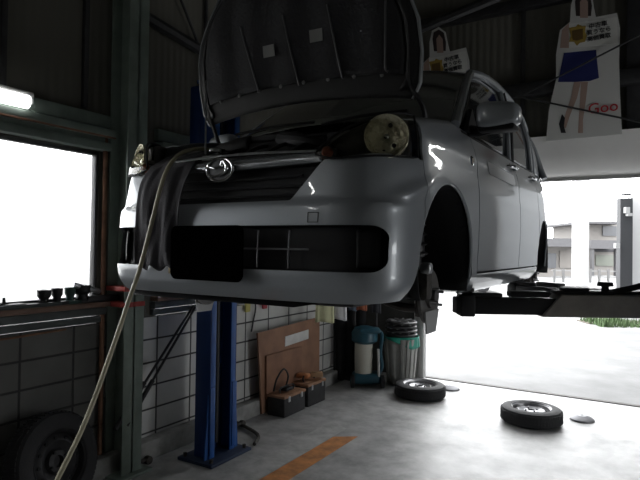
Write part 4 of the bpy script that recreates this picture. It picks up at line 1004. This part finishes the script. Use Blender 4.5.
house(588, 620, 222, 40, 6, 'two-storey pale house with grey balcony beyond the street', (221, 224), [(603, 226, 617, 236), (594, 249, 618, 252, mat('eave_dark', (.03, .03, .035), .7)), (596, 255, 617, 266, mat('house_window_green', (.12, .13, .11), .5))], HW)
t = empty('house_lower_roof'); tag(t, 'grey lean-to roof in front of the pale two-storey house', 'roof'); obox(MB(), 591, 240, 619, 249, 38.5, 1.5).build('roof_slab', HR, t, smooth=False); obox(MB(), 592, 249, 594, 275, 38.6, .3, GY).build('support', HR, t, smooth=False); obox(MB(), 616, 249, 618, 275, 38.6, .3, GY).build('support', HR, t, smooth=False)
# white pole, grey gate box
c, w_, h_ = wbox(577.5, 150, 588, 287, 20); 
tag(obox(MB(), 578, 120, 588, 287, 21.5, .4, GY).build('white_post', mat('post_white', (.42, .42, .42), .7)), 'wide white square post across the street in front of the houses', 'post')
gp = empty('gate_post', (0, 0, 0)); tag(gp, 'tall grey steel box post with white fittings outside at the right', 'post')
obox(MB(), 621, 198, 632, 300, 19., .25, GY).build('column', mat('gate_grey', (.036, .037, .040), .5), gp, smooth=False, bevel=.01)
obox(MB(), 632, 196, 641, 300, 19.5, .25, GY).build('white_side', mat('gate_white', (.6, .6, .6), .6), gp, smooth=False)
obox(MB(), 624, 193, 632, 195, 19.0, .2).build('cap', mat('gate_grey', (.036, .037, .040), .5), gp, smooth=False)
for v0, v1, u0, u1 in ((207, 213, 626, 630), (213, 216, 628, 633), (243, 248, 616, 620)): obox(MB(), u0, v0, u1, v1, 18.8, .15).build('bracket', mat('gate_bright', (.3, .3, .3), .5), gp, smooth=False)
# low white guard fence
fe = empty('guard_fence'); tag(fe, 'low white rail fence along the far side of the street', 'fence')
for v0, v1 in ((270, 272), (276, 278)): obox(MB(), 552, v0, 622, v1, 30, .08).build('rail', mat('fence_white', (.2, .2, .2), .6), fe, smooth=False)
for u in range(554, 622, 9): obox(MB(), u, 269, u + 1.6, 284, 29.9, .1, GY).build('post', mat('fence_grey', (.10, .10, .10), .6), fe, smooth=False)
# low block wall seen under the car
bw = MB(); obox(bw, 485, 262, 536, 272, 33, .3, GY); tag(bw.build('garden_wall', mat('pinkish_block', (.12, .10, .095), .8, var=.2, vscale=2)), 'low pinkish garden wall far across the street seen under the car', 'wall')
# parked car glimpsed under the sill
def parked():
    D = 22; c = at(452, 280, D); r = empty('parked_car', (c.x, c.y, GY), ang); tag(r, 'white car parked across the street, glimpsed under the raised car', 'car')
    w_ = mat('parked_white', (.20, .20, .20), .4)
    b = MB(); pts = [(-2.0, 0, .25), (-2.0, 0, .75), (-1.75, 0, .95), (-1.2, 0, 1.45), (.7, 0, 1.5), (1.35, 0, .98), (1.95, 0, .85), (2.0, 0, .28)]
    b.prism(pts, (0, 1.6, 0)); b.build('body', w_, r, bevel=.05)
    MB().prism([(-1.1, -.01, .98), (-.95, -.01, 1.36), (.6, -.01, 1.4), (1.0, -.01, .98)], (0, .02, 0)).build('side_window', GLASS_DK, r)
    for x in (-1.25, 1.25): 
        tt = MB().cyl((x, -.02, .30), (x, .18, .30), .30, seg=24, bev=.03).build('wheel', RUBBER, r); MB().cyl((x, -.04, .30), (x, -.01, .30), .17, seg=18).build('wheel_cover', STEEL, tt)
parked()
nb = empty('added_building', (0, 0, 0)); tag(nb, 'unseen grey building side added outside the right edge of the doorway to dim the door reflections', 'building')  # unseen building, added so the car doors reflect grey instead of sky
MB().box((3.5, 16, 2.4), (5.2, 17, 4.9)).build('wall', mat('added_building_grey', (.075, .08, .085), .8), nb, smooth=False)
MB().box((3.2, 16, 4.95), (5.3, 17.5, .2)).build('roof', HR, nb, smooth=False)
# planting patch
g = MB(); random.seed(9); gc = hit(615, 322, 2, 0)
for k in range(900):
    u = random.uniform(-.55, 1.5); w_ = random.uniform(-.5, .6); p = gc + ch * u + Vector((-ch.y, ch.x, 0)) * w_; h_ = random.uniform(.06, .22) * (1.2 if u < .3 else .5); a = random.uniform(0, PI); dd = Vector((math.cos(a), math.sin(a), 0)) * random.uniform(.01, .03); ln = Vector((random.uniform(-.06, .06), random.uniform(-.06, .06), 0))
    vs = [g.bm.verts.new(Vector((p.x, p.y, GY)) - dd), g.bm.verts.new(Vector((p.x, p.y, GY)) + dd), g.bm.verts.new(Vector((p.x, p.y, GY + h_)) + ln)]; g.bm.faces.new(vs)
tag(g.build('weeds', mat('weed_green', (.07, .115, .045), .8, var=.3), smooth=False), 'patch of green weeds growing at the roadside below the lift arm', 'weeds', None, 'stuff')
g = MB(); 
g.prism([gc + ch * -.6 + Vector((0, 0, GY)), gc + ch * 1.8 + Vector((0, 0, GY)), gc + ch * 1.8 + Vector((-ch.y * .6, ch.x * .6, GY)), gc + ch * -.6 + Vector((-ch.y * .6, ch.x * .6, GY))], (0, 0, .02)); tag(g.build('planting_strip', mat('soil', (.11, .095, .075), .9, var=.3)), kind='structure')

# ================================================================== LIGHT, CAMERA
wd = bpy.data.worlds.new('World'); bpy.context.scene.world = wd; wd.use_nodes = True
bgn = wd.node_tree.nodes['Background']; bgn.inputs[0].default_value = (.97, .985, 1, 1); bgn.inputs[1].default_value = 7.5
def portal(loc, rot, sx, sy):
    L = bpy.data.lights.new('daylight_portal', 'AREA'); L.shape = 'RECTANGLE'; L.size = sx; L.size_y = sy; L.cycles.is_portal = True
    o = bpy.data.objects.new('daylight_portal', L); C.objects.link(o); o.location = loc; o.rotation_euler = rot; return o
portal(((OX0 + OX1) / 2, BY + .02, 1.2), (-PI / 2, 0, 0), OX1 - OX0, 2.4)
portal((LX - .02, (win1[0] + win1[1]) / 2, 1.735), (0, -PI / 2, 0), 1.03, win1[1] - win1[0])
portal((LX - .02, (win2[0] + win2[1]) / 2, 1.735), (0, -PI / 2, 0), 1.03, win2[1] - win2[0])
portal((RX, 4.3, 1.1), (0, PI / 2, 0), 2.2, 1.4)
cd = bpy.data.cameras.new('Camera'); cam = bpy.data.objects.new('Camera', cd); C.objects.link(cam)
r_, u_, f_ = CAMR.col[0], CAMR.col[1], CAMR.col[2]
M4 = Matrix((( r_[0], u_[0], -f_[0], CAM[0]), (r_[1], u_[1], -f_[1], CAM[1]), (r_[2], u_[2], -f_[2], CAM[2]), (0, 0, 0, 1)))
cam.matrix_world = M4
cd.sensor_fit = 'HORIZONTAL'; cd.sensor_width = 36; cd.lens = F / 640 * 36; cd.clip_end = 500
sc = bpy.context.scene; sc.camera = cam
sc.view_settings.view_transform = 'Standard'; sc.view_settings.look = 'None'; sc.view_settings.gamma = 1; sc.view_settings.use_curve_mapping = False
sc.view_settings.exposure = 0.0
sc.cycles.max_bounces = 8; sc.cycles.diffuse_bounces = 5; sc.cycles.glossy_bounces = 4; sc.cycles.transparent_max_bounces = 12
sc.cycles.use_denoising = True
sc.cycles.sample_clamp_indirect = 8
